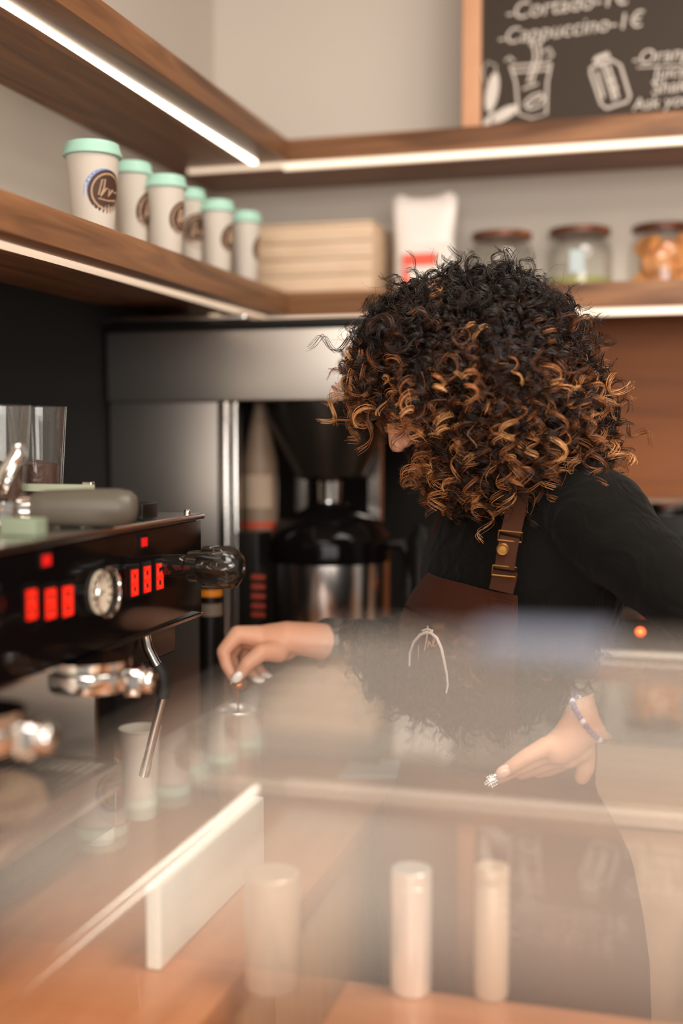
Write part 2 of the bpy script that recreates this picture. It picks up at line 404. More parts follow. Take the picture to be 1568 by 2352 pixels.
# ------------------------------------------------------------------ takeaway cups
def cup_parts(root, r, h, badge_ang, lid=True, blue=False, badge=True, scale_b=1):
    rb = r*.68
    prof = [(rb,0),(rb+.001,.003),(r*.93,h*.9),(r*.935,h*.9),(r*.955,h*.915),(r*.93,h*.925)] if lid else [(rb,0),(rb+.001,.003),(r*.95,h*.98),(r,h*.985),(r,h),(r*.93,h),(rb-.003,.008),(0,.008)]
    MB().lathe(ORG[root.name], prof, 36).build('cup_body', M['paper'], root)
    if lid:
        MB().lathe(ORG[root.name]+UP*(h*.885), [(r*.96,0),(r*1.04,.001),(r*1.05,.004),(r*1.02,.006),(r*.99,.007),(r*.93,.0175),(r*.86,.0185),(r*.84,.0165),(0,.0165)], 36).build('lid', M['mint'], root, label='mint green lid')
    if badge:
        def patch(rad, off, mtl, name, par, c0=0, cut=None, inner=0):
            mb = MB(); n = 28; vs = []; fs = []
            hc = h*.5
            rings = 6
            for k in range(rings+1):
                q = (inner+(1-inner)*k/rings)*rad
                for i in range(n):
                    a = 2*math.pi*i/n; dz = q*math.sin(a); dx = q*math.cos(a)+c0
                    z = hc+dz; rr = rb+(r*.93-rb)*z/(h*.9)+off
                    aa = badge_ang+dx/rr
                    vs.append(ORG[root.name]+Vector((math.cos(aa)*rr, math.sin(aa)*rr, z)))
            for k in range(rings):
                for i in range(n): fs.append((k*n+i,(k+1)*n+i,(k+1)*n+(i+1)%n,k*n+(i+1)%n))
            mb.add(vs, fs); return mb.build(name, mtl, par)
        R0 = h*.225*scale_b
        b = patch(R0, .0005, M['badge'], 'badge', root)
        patch(R0*.86, .0009, M['badge2'], 'badge_ring', b, inner=.9)
        # script strokes on the badge
        mb = MB()
        def sp(dx, dz):
            z = h*.5+dz*R0; rr = rb+(r*.93-rb)*z/(h*.9)+.0012; aa = badge_ang+dx*R0/rr
            return ORG[root.name]+Vector((math.cos(aa)*rr, math.sin(aa)*rr, z))
        for st in ([(-.5,-.2),(-.35,.5),(-.2,.55),(-.25,.1),(-.4,-.25),(-.1,.15),(.05,.1),(.0,-.2),(.25,.1),(.4,.0),(.55,.05)], [(-.5,-.35),(0,-.42),(.5,-.33)]):
            mb.tube([sp(*q) for q in st], R0*.045, 6)
        mb.build('badge_script', M['badge2'], b)
        if blue: patch(R0*1.04, .0003, M['bblue'], 'painted_glint', root, c0=-R0*.16)  # blue highlight painted onto the cup wall beside the badge
shelf_z = ZL1
# (px of centre, depth, lid radius, height, description)
cups = [(212, 1.60, .0375, .128, True, 'large white takeaway cup with mint lid, nearest the left end of the shelf', -.42),
        (303, 1.76, .0290, .128, False, 'white takeaway cup with mint lid, half hidden behind the largest cup', .35),
        (381, 1.76, .0300, .124, False, 'white takeaway cup with mint lid, third along the row from the left', .05),
        (437, 1.92, .0240, .124, False, 'white takeaway cup with mint lid, the narrow fourth one set back in the row', -.45),
        (499, 1.92, .0275, .122, False, 'white takeaway cup with mint lid, fifth in the row, last but one', .10),
        (563, 2.02, .0272, .122, False, 'white takeaway cup with mint lid, at the pine box end of the row', .45)]
tops = [325, 367, 403, 430, 461, 487]
for (px, D, r, h, bl, lab, ba), ty in zip(cups, tops):
    p = P(px, ty, D)
    h = (p.z-shelf_z)-.004+h*.0
    h = h/(.885+.0185/.125) if h < .2 else h
    c = thing('paper_cup', lab, 'cup', (p.x, p.y, shelf_z+.0005), 'mint-lidded paper cups on the lower shelf')
    cup_parts(c, r, h, ba, blue=bl)

# pine box
t = thing('wooden_box', 'pale pine wooden box on the lower shelf beside the last paper cup', 'box', P(740, 600, 2.21))
a = P(600, 676, 2.20); b = P(880, 540, 2.20)
x0, x1 = a.x, b.x; z0 = ZL1+.0005; z1 = P(740, 530, 2.2).z; y0 = a.y-.02
for i in range(4):
    zz = z0+(z1-z0)*i/4
    MB().box(x0, x1, y0, y0+.008, zz+.0006, zz+(z1-z0)/4-.0006).build('slat', M['pine'], t, bevel=.002)
MB().box(x0, x0+.008, y0+.009, y0+.15, z0, z1).box(x1-.008, x1, y0+.009, y0+.15, z0, z1).box(x0+.009, x1-.009, y0+.142, y0+.15, z0, z1).box(x0+.009,x1-.009,y0+.009,y0+.141,z0,z0+.006).build('box_body', M['pine'], t, bevel=.002)
MB().box(x0, x1, y0, y0+.15, z1+.0005, z1+.006).build('box_lid', M['pine'], t, bevel=.002)

# white coffee bag
bc = P(975, 600, 2.17); t = thing('coffee_bag', 'crumpled white paper bag with a coral label on the lower shelf', 'bag', (bc.x, bc.y, ZL1))
bw = 148*2.17/F/2; bh = P(975, 452, 2.17).z-ZL1
def bagside(u, v):
    ang = 2*math.pi*u; tp = (1-v)**.7
    wx = bw*(.86+.14*v+.02*math.sin(9*v)); wy = .040*tp+.004
    sx = math.copysign(abs(math.cos(ang))**.5, math.cos(ang)); sy = math.copysign(abs(math.sin(ang))**.7, math.sin(ang))
    return Vector((bc.x+wx*sx, bc.y+wy*sy, ZL1+.001+bh*v+.005*math.sin(5*ang)*v*(v>.8)+.006*(sx)*0))
mb = MB(); n = 40; m_ = 24
mb.add([bagside(i/n, j/m_) for j in range(m_+1) for i in range(n)], [(j*n+i, j*n+(i+1)%n, (j+1)*n+(i+1)%n, (j+1)*n+i) for j in range(m_) for i in range(n)]+[tuple(range(n))[::-1], tuple(m_*n+i for i in range(n))])
mb.build('bag_body', M['bag'], t)
def front(px, py): 
    p = onY(px, py, bc.y-.047); return p
def plate(mb, pts, th=.001, nrm=Vector((0,-1,0))):
    n = len(pts); pts = [Vector(p) for p in pts]
    return mb.add(pts+[p+nrm*th for p in pts], [tuple(range(n))[::-1], tuple(range(n,2*n))]+[(i,(i+1)%n,(i+1)%n+n,i+n) for i in range(n)])
plate(MB(), [front(922,646), front(1045,646), front(1040,552), front(925,566)]).build('white_label', M['white'], t)
plate(MB(), [front(925,612), front(1003,608), front(1003,580), front(925,585)], .0018).build('coral_band', M['red'], t, label='coral red band')
plate(MB(), [front(925,655), front(940,655), front(938,614), front(925,615)], .0018).build('coral_stripe', M['red'], t)

# storage jars
def jar(cx, D, wpx, ytop, fill, fh, label, stick=False, lumps=False):
    p = P(cx, ytop, D); r = wpx*D/F/2; top = p.z; H = top-ZL1
    t = thing('storage_jar', label, 'jar', (p.x, p.y, ZL1), 'wooden-lidded glass jars on the lower shelf')
    o = ORG[t.name]; R_ = r*1.08
    MB().lathe(o, [(R_*.85,.001),(R_*.97,.006),(R_,.02),(R_,H*.62),(R_*.93,H*.76),(R_*.80,H*.84),(R_*.80,H*.9),(R_*.77,H*.9),(R_*.77,H*.84),(R_*.9,H*.75),(R_*.97,H*.61),(R_*.97,.022),(R_*.92,.009),(0,.008)], 44).build('glass_body', M['jar'], t)
    MB().lathe(o, [(r*.92,H*.9+.0005),(r,H*.905),(r*1.0,H*.985),(r*.97,H),(0,H)], 44).build('lid', M['lidwood'], t, label='dark wooden lid', bevel=.001)
    if lumps:
        rr = random.Random(3); mb = MB()
        for k in range(80):
            a = rr.random()*6.28; q = math.sqrt(rr.random())*R_*.74; z = .022+rr.random()*H*.60
            ax = Euler((rr.random()*3, rr.random()*3, 0)).to_matrix()
            mb.ball(o+Vector((math.cos(a)*q, math.sin(a)*q, z)), (.017,.017,.010), 8, [ax.col[0], ax.col[1], ax.col[2]])
        f = mb.build('biscuits', fill, t); f['kind'] = 'stuff'
    else:
        f = MB().lathe(o, [(R_*.90,.0095),(R_*.955,.024),(R_*.955,fh*H),(R_*.5,fh*H+.004),(0,fh*H)], 36).build('contents', fill, t)
    if stick: plate(MB(), [Vector((p.x-.012,p.y-R_-.001,ZL1+.035)), Vector((p.x+.014,p.y-R_-.001,ZL1+.035)), Vector((p.x+.014,p.y-R_-.001,ZL1+.075)), Vector((p.x-.012,p.y-R_-.001,ZL1+.075))]).build('sticker', M['sky'], t)
jar(1152, 2.20, 136, 537, M['pale'], .35, 'glass jar with a wooden lid, leftmost of three, beside the white bag')
jar(1331, 2.20, 138, 527, M['green'], .24, 'glass jar with pistachio green contents, middle of the three', stick=True)
jar(1522, 2.20, 136, 519, M['cookie'], .6, 'glass jar full of orange biscuits at the right edge', lumps=True)

# chalkboard
CBY = YE+.045
t = thing('chalkboard', 'wood-framed chalkboard menu standing on the upper shelf', 'chalkboard', (onY(1300,280,CBY).x, CBY, ZU1))
lx = onY(1060, 280, CBY).x; lx2 = onY(1103, 280, CBY).x; fb = ZU1+.0005; fb2 = onY(1103, 289, CBY).z
MB().box(lx, lx2, CBY, CBY+.02, fb, 2.6).build('frame_side', M['frame'], t, bevel=.002)
MB().box(lx2, 1.3, CBY, CBY+.02, fb, max(fb2, fb+.012)).build('frame_bottom', M['walX'], t, bevel=.002)
MB().box(lx2, 1.3, CBY+.008, CBY+.014, fb2, 2.6).build('board', M['chalkb'], t)
cb = lambda px, py: onY(px, py, CBY+.0075)
def wr(txt, px, py, hpx, name='chalk_writing', rise=.10):
    p = cb(px, py); s = hpx*2.2/F*1.35
    mb = text_mesh(txt, s, p, (1, 0, rise*.35), (0,0,1), .0006); mb.build(name, M['chalk'], t, smooth=False)
wr('-Cortado-1€', 1160, 46, 36); wr('-Cappuccino-1€', 1142, 103, 34)
wr('-Orange', 1450, 150, 30); wr('Juice', 1500, 182, 26); wr('Shake', 1495, 217, 28); wr('Ask your', 1452, 254, 26)
def strokes(lines, wd, name):
    mb = MB()
    for L in lines: mb.tube([cb(*q) for q in L], wd, 6)
    mb.build(name, M['chalk'], t)
W1 = .0022
strokes([[(1176,165),(1184,190),(1190,262),(1220,272),(1254,262),(1256,190),(1262,160)], [(1172,152),(1265,146)], [(1176,166),(1262,160)], [(1172,152),(1176,166)], [(1265,146),(1262,160)],
         [(1212,190),(1228,130),(1222,95)], [(1220,190),(1240,132),(1236,95)], [(1206,235),(1222,220),(1242,214),(1250,226),(1238,244),(1216,252),(1206,244),(1206,235)], [(1210,246),(1228,230),(1246,220)],
         [(1200,205),(1235,192)], [(1160,140),(1170,132),(1180,140)], [(1245,120),(1262,112),(1270,126),(1256,136)]], W1, 'iced_drink_drawing')
strokes([[(1366,134),(1396,122),(1402,140),(1372,152),(1366,134)], [(1356,156),(1374,148),(1404,138),(1424,150),(1446,222),(1440,234),(1392,250),(1380,240),(1356,170),(1356,156)],
         [(1384,150),(1396,190),(1410,232)], [(1396,150),(1412,200),(1418,226)], [(1396,188),(1412,182)], [(1402,206),(1418,200)], [(1370,165),(1386,225)], [(1362,140),(1400,128)]], W1*1.2, 'bottle_drawing')
mbb = MB()
for cen, ang, L_, W_ in (((1130,212), 80, .034, .011), ((1158,262), 25, .026, .010), ((1120,280), 55, .020, .006)):
    c = cb(*cen); d = Vector((math.cos(R(ang)),0,math.sin(R(ang)))); e = Vector((-d.z,0,d.x))
    plate(mbb, [c+d*(L_*math.cos(a))+e*(W_*math.sin(a)) for a in [2*math.pi*i/20 for i in range(20)]], .0008)
mbb.build('leaf_drawing', M['chalk'], t, smooth=False)
strokes([[(1112,190),(1108,160),(1120,142),(1138,150),(1140,178)]], .0012, 'stem_drawing')
strokes([[(1462,155),(1568,150)]], .0014, 'underline')

# ------------------------------------------------------------------ stainless brewer housing
HY = 1.77
t = thing('steel_housing', 'tall stainless steel housing with open bay standing at the back left corner', 'housing', (-.6, 2.0, WT))
xr = onY(905, 900, HY).x; xl = XW+.012
zt = onY(500, 757, HY).z; zh = onY(500, 921, HY).z; zk = onY(500, 738, HY).z
MB().box(xl, xr, HY, HY+.012, zh, zt).build('header', M['steel'], t, bevel=.002)
MB().box(xl, xr+.004, HY-.01, YW-.02, zt+.0005, zk).build('top_plate', M['blackp'], t, bevel=.003)
xp0 = onY(500,1000,HY).x; xp1 = onY(545,1000,HY).x
MB().box(xl, xp0, HY+.008, HY+.018, WT+.001, zh-.001).build('front_panel', M['steel'], t, bevel=.001)
MB().box(xp0, xp0+.018, HY-.004, HY+.02, WT+.001, zh-.001).build('post', M['steel2'], t, bevel=.004)
MB().box(xp0+.019, xp1, HY, HY+.02, WT+.001, zh-.001).build('post', M['steel2'], t, bevel=.004)
MB().box(xp0, xp0+.01, HY+.02, YW-.03, WT+.001, zt-.002).box(xr-.01, xr, HY+.02, YW-.03, zh, zt-.002).box(xp0+.01, xr-.01, YW-.045, YW-.03, WT+.001, zt-.002).build('inner_walls', M['black'], t)
MB().ball(onY(517, 962, HY-.006), .003, 10).build('screw', M['chrome'], t)
# flat tray lying on top
a = onZ(232, 742, zk+.001); 
tag(MB().box(onY(235,735,HY+.02).x, onY(570,735,HY+.02).x, HY+.01, HY+.22, zk+.0005, zk+.014).build('baking_tray', M['steel2'], bevel=.005), 'flat steel tray lying on top of the steel housing under the shelf', 'tray')

# filter brewer
BD = 1.97
bc = P(755, 1300, BD); S = BD/F
def bz(py): return P(755, py, BD).z
t = thing('coffee_brewer', 'black filter coffee brewer with funnel hopper in the steel bay', 'coffee brewer', (bc.x, bc.y, WT))
MB().lathe((bc.x,bc.y,0), [(.035,bz(1105)),(.060,bz(1092)),(142*S,bz(960)),(148*S,bz(920)),(140*S,bz(920)),(.05,bz(1085)),(0,bz(1090))], 48).build('hopper', M['smoke'], t)
MB().lathe((bc.x,bc.y,0), [(.020,bz(1160)),(.022,bz(1105))], 30).build('spout', M['chrome'], t)
MB().box(bc.x-.075, bc.x-.055, bc.y+.05, bc.y+.07, bz(1440), bz(1000)).box(bc.x+.055, bc.x+.075, bc.y+.05, bc.y+.07, bz(1440), bz(1000)).build('stand', M['steel2'], t)
MB().box(bc.x-.11, bc.x+.11, bc.y-.10, bc.y+.10, WT+.001, bz(1446)).build('base', M['blackp'], t, bevel=.006)
t = thing('coffee_jug', 'stainless insulated jug with black domed lid and side handle', 'jug', (bc.x, bc.y, bz(1446)))
rj = 141*S
MB().lathe((bc.x,bc.y,0), [(rj*.97,bz(1445)),(rj,bz(1436)),(rj,bz(1285)),(rj*.97,bz(1280))], 60).build('jug_body', M['steel2'], t)
MB().lathe((bc.x,bc.y,0), [(rj*1.02,bz(1282)),(rj*1.03,bz(1240)),(rj*.98,bz(1222)),(rj*.85,bz(1195)),(rj*.45,bz(1172)),(rj*.33,bz(1160)),(rj*.33,bz(1152)),(0,bz(1150))], 60).build('jug_lid', M['blackg'], t, label='glossy black domed lid')
hx = bc.x+CR.x*0
MB().tube([P(880,1250,BD-.02),P(925,1246,BD-.03),P(940,1275,BD-.03),P(938,1340,BD-.03),P(928,1378,BD-.03)], [.011,.013,.013,.012,.010], 14).build('jug_handle', M['blackp'], t)

# packets in the bay
t = thing('syrup_bottle', 'tall white tapering bottle with a red base band in the steel bay', 'bottle', P(598, 1300, 1.98))
o = ORG[t.name]; q = lambda py: P(598, py, 1.98).z-o.z
MB().lathe(o, [(.029,WT+.002-o.z),(.030,q(1205)),(.030,q(1060)),(.018,q(985)),(.011,q(940)),(.011,q(925)),(0,q(924))], 30).build('bottle_body', mat('milky_plastic', srgb(120,100,82), .5), t)
MB().lathe(o, [(.0305,q(1210)),(.0305,q(1196))], 30, caps=False).build('red_band', mat('brick_band', srgb(168,62,36), .6), t)
MB().lathe(o, [(.0306,q(1165)),(.0306,q(1090))], 30, caps=False, a0=R(200), a1=R(330)).build('paper_label', mat('faded_label', srgb(158,138,118), .7), t)
t = thing('black_carton', 'dark carton with small red lettering below the white bottle', 'carton', P(590, 1400, 1.90))
o = ORG[t.name]
a = P(560,1440,1.90); b = P(612,1220,1.90)
MB().box(a.x, b.x, a.y-.03, a.y+.03, WT+.001, b.z).build('carton_body', M['blackp'], t, bevel=.002)
for py in (1330,1352,1374,1396,1416):
    p = onY(578, py, a.y-.031); MB().box(p.x, p.x+.022, a.y-.0315, a.y-.0302, p.z, p.z+.007).build('red_lettering', mat('dull_red', srgb(150,50,30), .6), t)
t = thing('tea_tin', 'small dark tin with an amber band beside the steel post', 'tin', P(484, 1420, 1.70))
o = ORG[t.name]; zt_ = P(484, 1345, 1.70).z
MB().lathe((o.x,o.y,0), [(.017,WT+.001),(.017,zt_)], 24).build('tin_body', M['blackp'], t)
MB().lathe((o.x,o.y,0), [(.0173,P(484,1368,1.70).z),(.0173,P(484,1352,1.70).z)], 24, caps=False).build('amber_band', mat('amber', srgb(214,130,30), .4), t)
MB().lathe((o.x,o.y,0), [(.0173,P(484,1412,1.70).z),(.0173,P(484,1384,1.70).z)], 24, caps=False).build('grey_label', mat('grey_label', srgb(120,106,90), .6), t)
b = P(968, 1300, 1.86)
tag(MB().lathe((b.x,b.y,0), [(.024,WT+.001),(.024,P(968,1240,1.86).z),(.012,P(968,1215,1.86).z),(.012,P(968,1205,1.86).z)], 24).build('black_bottle', M['blackp']), 'dark bottle standing between the steel jug and the barista', 'bottle')

# ------------------------------------------------------------------ countertop oven on the right
p0 = P(1405, 1300, 1.98); yo = p0.y
ot = thing('countertop_oven', 'black countertop oven with a red indicator lamp behind the barista', 'oven', (p0.x+.2, yo+.1, WT))
zq = lambda py: onY(1470, py, yo).z
MB().box(p0.x, p0.x+.42, yo+.006, YW-.02, WT+.001, zq(1180)).build('body', M['blackp'], ot, bevel=.008)
MB().box(p0.x+.004, p0.x+.416, yo, yo+.006, zq(1418), zq(1400)).build('trim_bar', M['steel2'], ot, bevel=.002)
MB().box(p0.x+.01, p0.x+.41, yo, yo+.006, zq(1385), zq(1235)).build('door', M['blackg'], ot, bevel=.002)
MB().ball(onY(1470, 1452, yo+.005), .006, 12).build('indicator_lamp', mat('orange_lamp', (1,.1,.02,1), .4, emis=(1,.10,.02,1), es=6), ot, label='glowing red-orange lamp')
p = P(1520, 1180, 2.05)
tag(MB().lathe((p.x,p.y,zq(1180)+.001), [(.05,0),(.068,.006),(.070,.016),(.066,.022),(.03,.030),(0,.031)], 40).build('steel_dish', M['chrome']), 'round shiny steel dish on top of the black oven', 'dish')
p = P(1438, 1140, 2.0)
tag(MB().lathe((p.x,p.y,zq(1180)+.001), [(.012,0),(.013,.03),(.009,.036),(0,.037)], 24).build('salt_shaker', M['chrome']), 'small shiny steel shaker on the oven next to her shoulder', 'shaker')

# ------------------------------------------------------------------ espresso machine
XP = P(460, 1184, 1.45).x; YM = P(460, 1184, 1.45).y; MZ1 = P(459, 1184, 1.45).z; MZ0 = P(462, 1407, 1.45).z
ZT = 1.067
em = thing('espresso_machine', 'black and steel two-group espresso machine with red lit buttons', 'espresso machine', (-.72, .95, WT))
MB().box(-.895, XP-.004, .35, YM, MZ0+.002, MZ1-.004).build('body', M['blackp'], em, bevel=.003)
MB().box(XP-.004, XP, .35, YM+.002, MZ0, MZ1-.006).build('front_panel', M['blackg'], em, bevel=.001)
MB().box(-.895, XP+.004, .35, YM+.004, MZ1-.004, MZ1+.003).build('top_plate', M['steel2'], em, bevel=.001)
MB().box(XP-.003, XP+.003, .35, YM+.002, MZ0-.003, MZ0).build('bottom_trim', M['steel2'], em)
MB().ball((XP-.012, YM-.012, MZ1+.004), .0045, 12).build('screw', M['chrome'], em)
MB().box(-.895, -.575, 1.085, 1.092, ZT, MZ0).build('steel_splash', M['steel2'], em)
MB().ball(onY(172, 1748, 1.084), .003, 10).build('screw', M['chrome'], em)
MB().box(-.895, -.68, 1.0925, YM-.01, WT+.03, MZ0).box(-.895,-.60,1.12,YM,MZ0-.05,MZ0).build('rear_leg', M['blackp'], em, bevel=.003)
# drip tray
MB().box(-.895, -.545, .78, 1.085, ZT-.03, ZT-.012).build('tray_body', M['steel2'], em, bevel=.003)
mb = MB()
for i in range(34): 
    x = -.885+i*.01; mb.box(x, x+.0035, .79, 1.075, ZT-.012, ZT-.004)
mb.box(-.89,-.545,1.075,1.083,ZT-.012,ZT).box(-.555,-.545,.79,1.075,ZT-.012,ZT)
mb.build('drip_grate', M['steel2'], em)
for x in (-.86, -.78):
    for y in (.95, 1.05): MB().lathe((x,y,WT+.001), [(.02,0),(.014,.02),(.014,ZT-.0305-WT-.001)], 20).build('foot', M['rubber'], em)
# buttons
def button(px, py, wpx, hpx, m, nm='lit_button'):
    c = onX(px, py, XP); D = (c-CAM).dot(CF); hh = hpx*D/F/2
    dy = abs(onX(px+wpx/2, py, XP).y-onX(px-wpx/2, py, XP).y)/2
    MB().box(XP-.001, XP+.0018, c.y-dy-.003, c.y+dy+.003, c.z-hh-.003, c.z+hh+.005).build('button_surround', M['blackp'], em)
    mb = MB()
    if hpx > 40:
        z = c.z
        mb.box(XP+.0019, XP+.003, c.y-dy, c.y-dy*.45, z-hh, z+hh)
        mb.box(XP+.0019, XP+.003, c.y+dy*.5, c.y+dy, z-hh, z+hh*.9)
        for q in (-1, -.25, .68): mb.box(XP+.0019, XP+.003, c.y-dy, c.y+dy, z+hh*q, z+hh*(q+.30))
        mb.box(XP+.0019, XP+.003, c.y-dy*.2, c.y+dy*.2, z-hh*.3, z+hh*.3)
    else: mb.box(XP+.0019, XP+.003, c.y-dy, c.y+dy, c.z-hh, c.z+hh)
    mb.build(nm, m, em, smooth=False, label='glowing red button' if m is M['redled'] else None)
for px, py in ((68,1388),(112,1386),(151,1380)): button(px, py, 21, 68, M['redled'])
for px, py in ((305,1338),(334,1330),(363,1323)): button(px, py, 14, 60, M['redled'])
button(102, 1287, 18, 24, M['redoff'], 'indicator_lamp'); button(327, 1245, 12, 20, M['redoff'], 'indicator_lamp')
# pressure gauge
c = onX(228, 1360, XP); AX = Vector((1,0,0))
g = MB().tube([c+AX*.011+Vector((0,math.cos(a)*.0245,math.sin(a)*.0245)) for a in [2*math.pi*i/48 for i in range(49)]], .0016, 8).build('pressure_gauge', M['chrome'], em)
MB().lathe(c, [(.0245,.0005),(.0245,.010)], 44, AX, caps=False).build('gauge_cover', M['jar'], g)
MB().lathe(c, [(.0225,.001),(.0225,.003),(0,.0031)], 44, AX, caps=False).build('dial', M['dial'], g)
mb = MB()
for k in range(11):
    a = R(-40+k*26); d = Vector((0, math.cos(a), math.sin(a))); mb.obox(c+AX*.0034+d*.018, AX, d, AX.cross(d), .0003, .0028, .0007)
d = Vector((0, math.cos(R(200)), math.sin(R(200)))); mb.obox(c+AX*.0038+d*.006, AX, d, AX.cross(d), .0003, .010, .0007)
mb.build('dial_marks', M['blackp'], g)
# steam knobs
def knob(c, L, r, mtl):
    c = Vector(c); mb = MB()
    mb.lathe(c, [(r*.55,0),(r*.6,L*.30),(r*.78,L*.34),(r*.8,L*.48)], 36, AX)
    k = mb.build('steam_knob', mtl, em)
    mb = MB(); n = 48; vs = []; fs = []
    hs = [(0,.82),(.05,.95),(.72,1.0),(.88,.86),(.97,.62),(1,.50),(1.0,.3),(.97,.28),(.97,0)]
    for h, q in hs:
        for i in range(n):
            a = 2*math.pi*i/n; rr = r*q*(1+(.09*math.cos(8*a) if .03 < h < .9 else 0))
            vs.append(c+AX*(L*.48+L*.52*h)+Vector((0,math.cos(a)*rr, math.sin(a)*rr)))
    for j in range(len(hs)-1):
        for i in range(n): fs.append((j*n+i,j*n+(i+1)%n,(j+1)*n+(i+1)%n,(j+1)*n+i))
    mb.add(vs, fs).build('knob_grip', mtl, k)
    return k
kc = onX(345, 1302, XP)
dk = (kc-CAM).dot(CF)
kc = Vector((XP, YM-.108, P(470,1302,1.33).z)); 
knob(kc, .096, .0225, mat('knob_gloss', (.012,.010,.008,1), .07, coat=.6))
knob((XP, .80, CAMZ-.133), .055, .022, M['blackg'])
MB().lathe((XP, .80, CAMZ-.133), [(.025,0),(.025,.010),(.02,.012)], 32, AX).build('knob_collar', M['chrome'], em)
# group heads with portafilters
for px_, py_, D_ in ((205,1520,1.15), (-62,1600,.93)):
    c = P(px_, py_, D_); c.z = MZ0
    g = MB().lathe(c, [(.034,-.010),(.041,-.008),(.041,.0)], 44).build('group_head', M['chrome'], em)
    mb = MB().lathe(c, [(.030,-.032),(.0385,-.030),(.040,-.024),(.040,-.0105)], 48)
    d_ = Vector((1,.25,0)).normalized(); e_ = Vector((-d_.y,d_.x,0))
    mb.obox(c+d_*.044+UP*-.022, d_, e_, UP, .008, .013, .013)
    mb.lathe(c+d_*.050+UP*-.022, [(.010,0),(.012,.004),(.012,.012),(.006,.016)], 24, d_)
    mb.build('portafilter', M['chrome'], em, bevel=.0015)
    MB().lathe(c+Vector((.012,-.02,-.006)), [(.006,-.004),(.006,.0)], 16).build('screw', M['steel2'], em)
# steam wand
wp = lambda px, py, D=1.36: P(px, py, D)
MB().tube([wp(336,1440),wp(334,1462),wp(340,1490),wp(354,1518),wp(364,1535)], .0062, 14).build('steam_pipe', M['chrome'], em)
MB().tube([wp(360,1528),wp(370,1545),wp(375,1565),wp(374,1603)], [.0072,.0085,.0082,.0075], 16).build('rubber_grip', M['rubber'], em)
MB().tube([wp(374,1600),wp(352,1690),wp(340,1740),wp(334,1765),wp(330,1782)], [.0052,.0052,.0052,.0062,.0062], 16).build('steam_wand', M['steel2'], em)
# cup rail on top
MB().obox(P(100,1120,1.33), (1,0,0), (0,1,0), (0,0,1), .062, .003, .004).build('cup_rail', mat('pale_green_rail', srgb(176,184,160), .35), em)
a = P(203,1121,1.33); MB().box(a.x-.006,a.x+.006,a.y-.004,a.y+.004,MZ1+.002,a.z+.007).build('rail_post', M['steel2'], em, bevel=.001)
a = P(30,1121,1.33); MB().box(a.x-.004,a.x+.004,a.y-.004,a.y+.004,MZ1+.002,a.z+.003).build('rail_post', M['steel2'], em, bevel=.001)

# loose portafilter lying on the machine
t = thing('loose_portafilter', 'spare portafilter with thick grey handle lying on the espresso machine', 'portafilter', P(180, 1163, 1.22))
hz = MZ1+.0235
def hp(px, D=1.22):
    v = P(px, 1150, D); v.z = hz; return v
pts = [hp(74),hp(84),hp(110),hp(200),hp(270),hp(300),hp(312),hp(316)]
MB().tube(pts, [.014,.0165,.0185,.0200,.0200,.0175,.012,.004], 28).build('handle', M['grey'], t, label='thick grey handle')
MB().tube([hp(22),hp(45),hp(46),hp(74)], [.010,.010,.0135,.0135], 24).build('ferrule', M['chrome'], t)
v = hp(-22); v.z = MZ1+.016
MB().lathe(v, [(.024,-.012),(.034,-.008),(.036,.0),(.036,.014),(.031,.015),(.031,-.002),(0,-.006)], 36).build('basket_ring', M['chrome'], t)
MB().tube([hp(2)+Vector((0,0,.02)),P(18,1080,1.2),P(30,1060,1.2),P(44,1040,1.2),P(40,1022,1.2)], [.007,.008,.008,.008,.006], 14).build('spout', M['chrome'], t)
q = P(327, 1172, 1.34)
tag(MB().box(q.x-.010,q.x+.010,q.y-.02,q.y+.02,MZ1+.0035,MZ1+.022).build('tamper_block', M['blackp'], bevel=.002), 'small black block on the machine top past the grey handle', 'block')
q = P(56, 1225, 1.12)
tag(MB().box(q.x-.020,q.x+.018,q.y-.012,q.y+.012,MZ1+.0035,MZ1+.020).build('sponge_block', mat('sage_block', srgb(128,140,118), .6), bevel=.002), 'small sage green block under the spare portafilter', 'block')
# clear bean containers
for px, lab in ((88, 'clear bean container with slanted sides, standing on the machine by the steel housing'), (2, 'clear bean container cut by the left edge of the picture')):
    q = P(px, 1110, 1.38 if px > 50 else 1.32); t = thing('bean_container', lab, 'container', (q.x, q.y, MZ1+.0035), 'clear bean containers on the machine')
    H = P(px, 934, 1.38).z-MZ1-.0035; o = ORG[t.name]
    MB().lathe(o, [(.024,0),(.026,.002),(.034,H),(.0325,H),(.0235,.003),(0,.003)], 36).build('container_wall', M['jar'], t)
    MB().lathe(o, [(.022,.0035),(.0235,H*.48),(0,H*.52)], 28).build('coffee_beans', M['beans'], t)

# towel, cups and small things round the machine
t_ = MB(); rr = random.Random(5)
for k in range(14):
    t_.ball(P(10+rr.uniform(-50,35), 1800+rr.uniform(-25,22), 1.0+rr.uniform(-.03,.03)), (.024,.03,.014), 12)
tw = t_.build('towel', M['towel'], remesh=.003, sm=6)
zmin = min((tw.matrix_basis @ v.co).z for v in tw.data.vertices); tw.location.z += ZT-.004-zmin
tag(tw, 'crumpled taupe towel on the drip grate at the left edge', 'towel')
q = P(321, 1672, 1.60); h = q.z-WT
c = thing('paper_cup', 'small open white paper cup on the worktop behind the steam wand', 'cup', (q.x,q.y,WT+.0005)); cup_parts(c, 49*1.60/F, h, 0, lid=False, badge=False)
q = P(228, 1752, 1.50); h = q.z-WT
c = thing('paper_cup', 'open white paper cup by the far end of the drip tray', 'cup', (q.x,q.y,WT+.0005)); cup_parts(c, .025, h, 0, lid=False, badge=False)
q = P(222, 1650, 1.62)
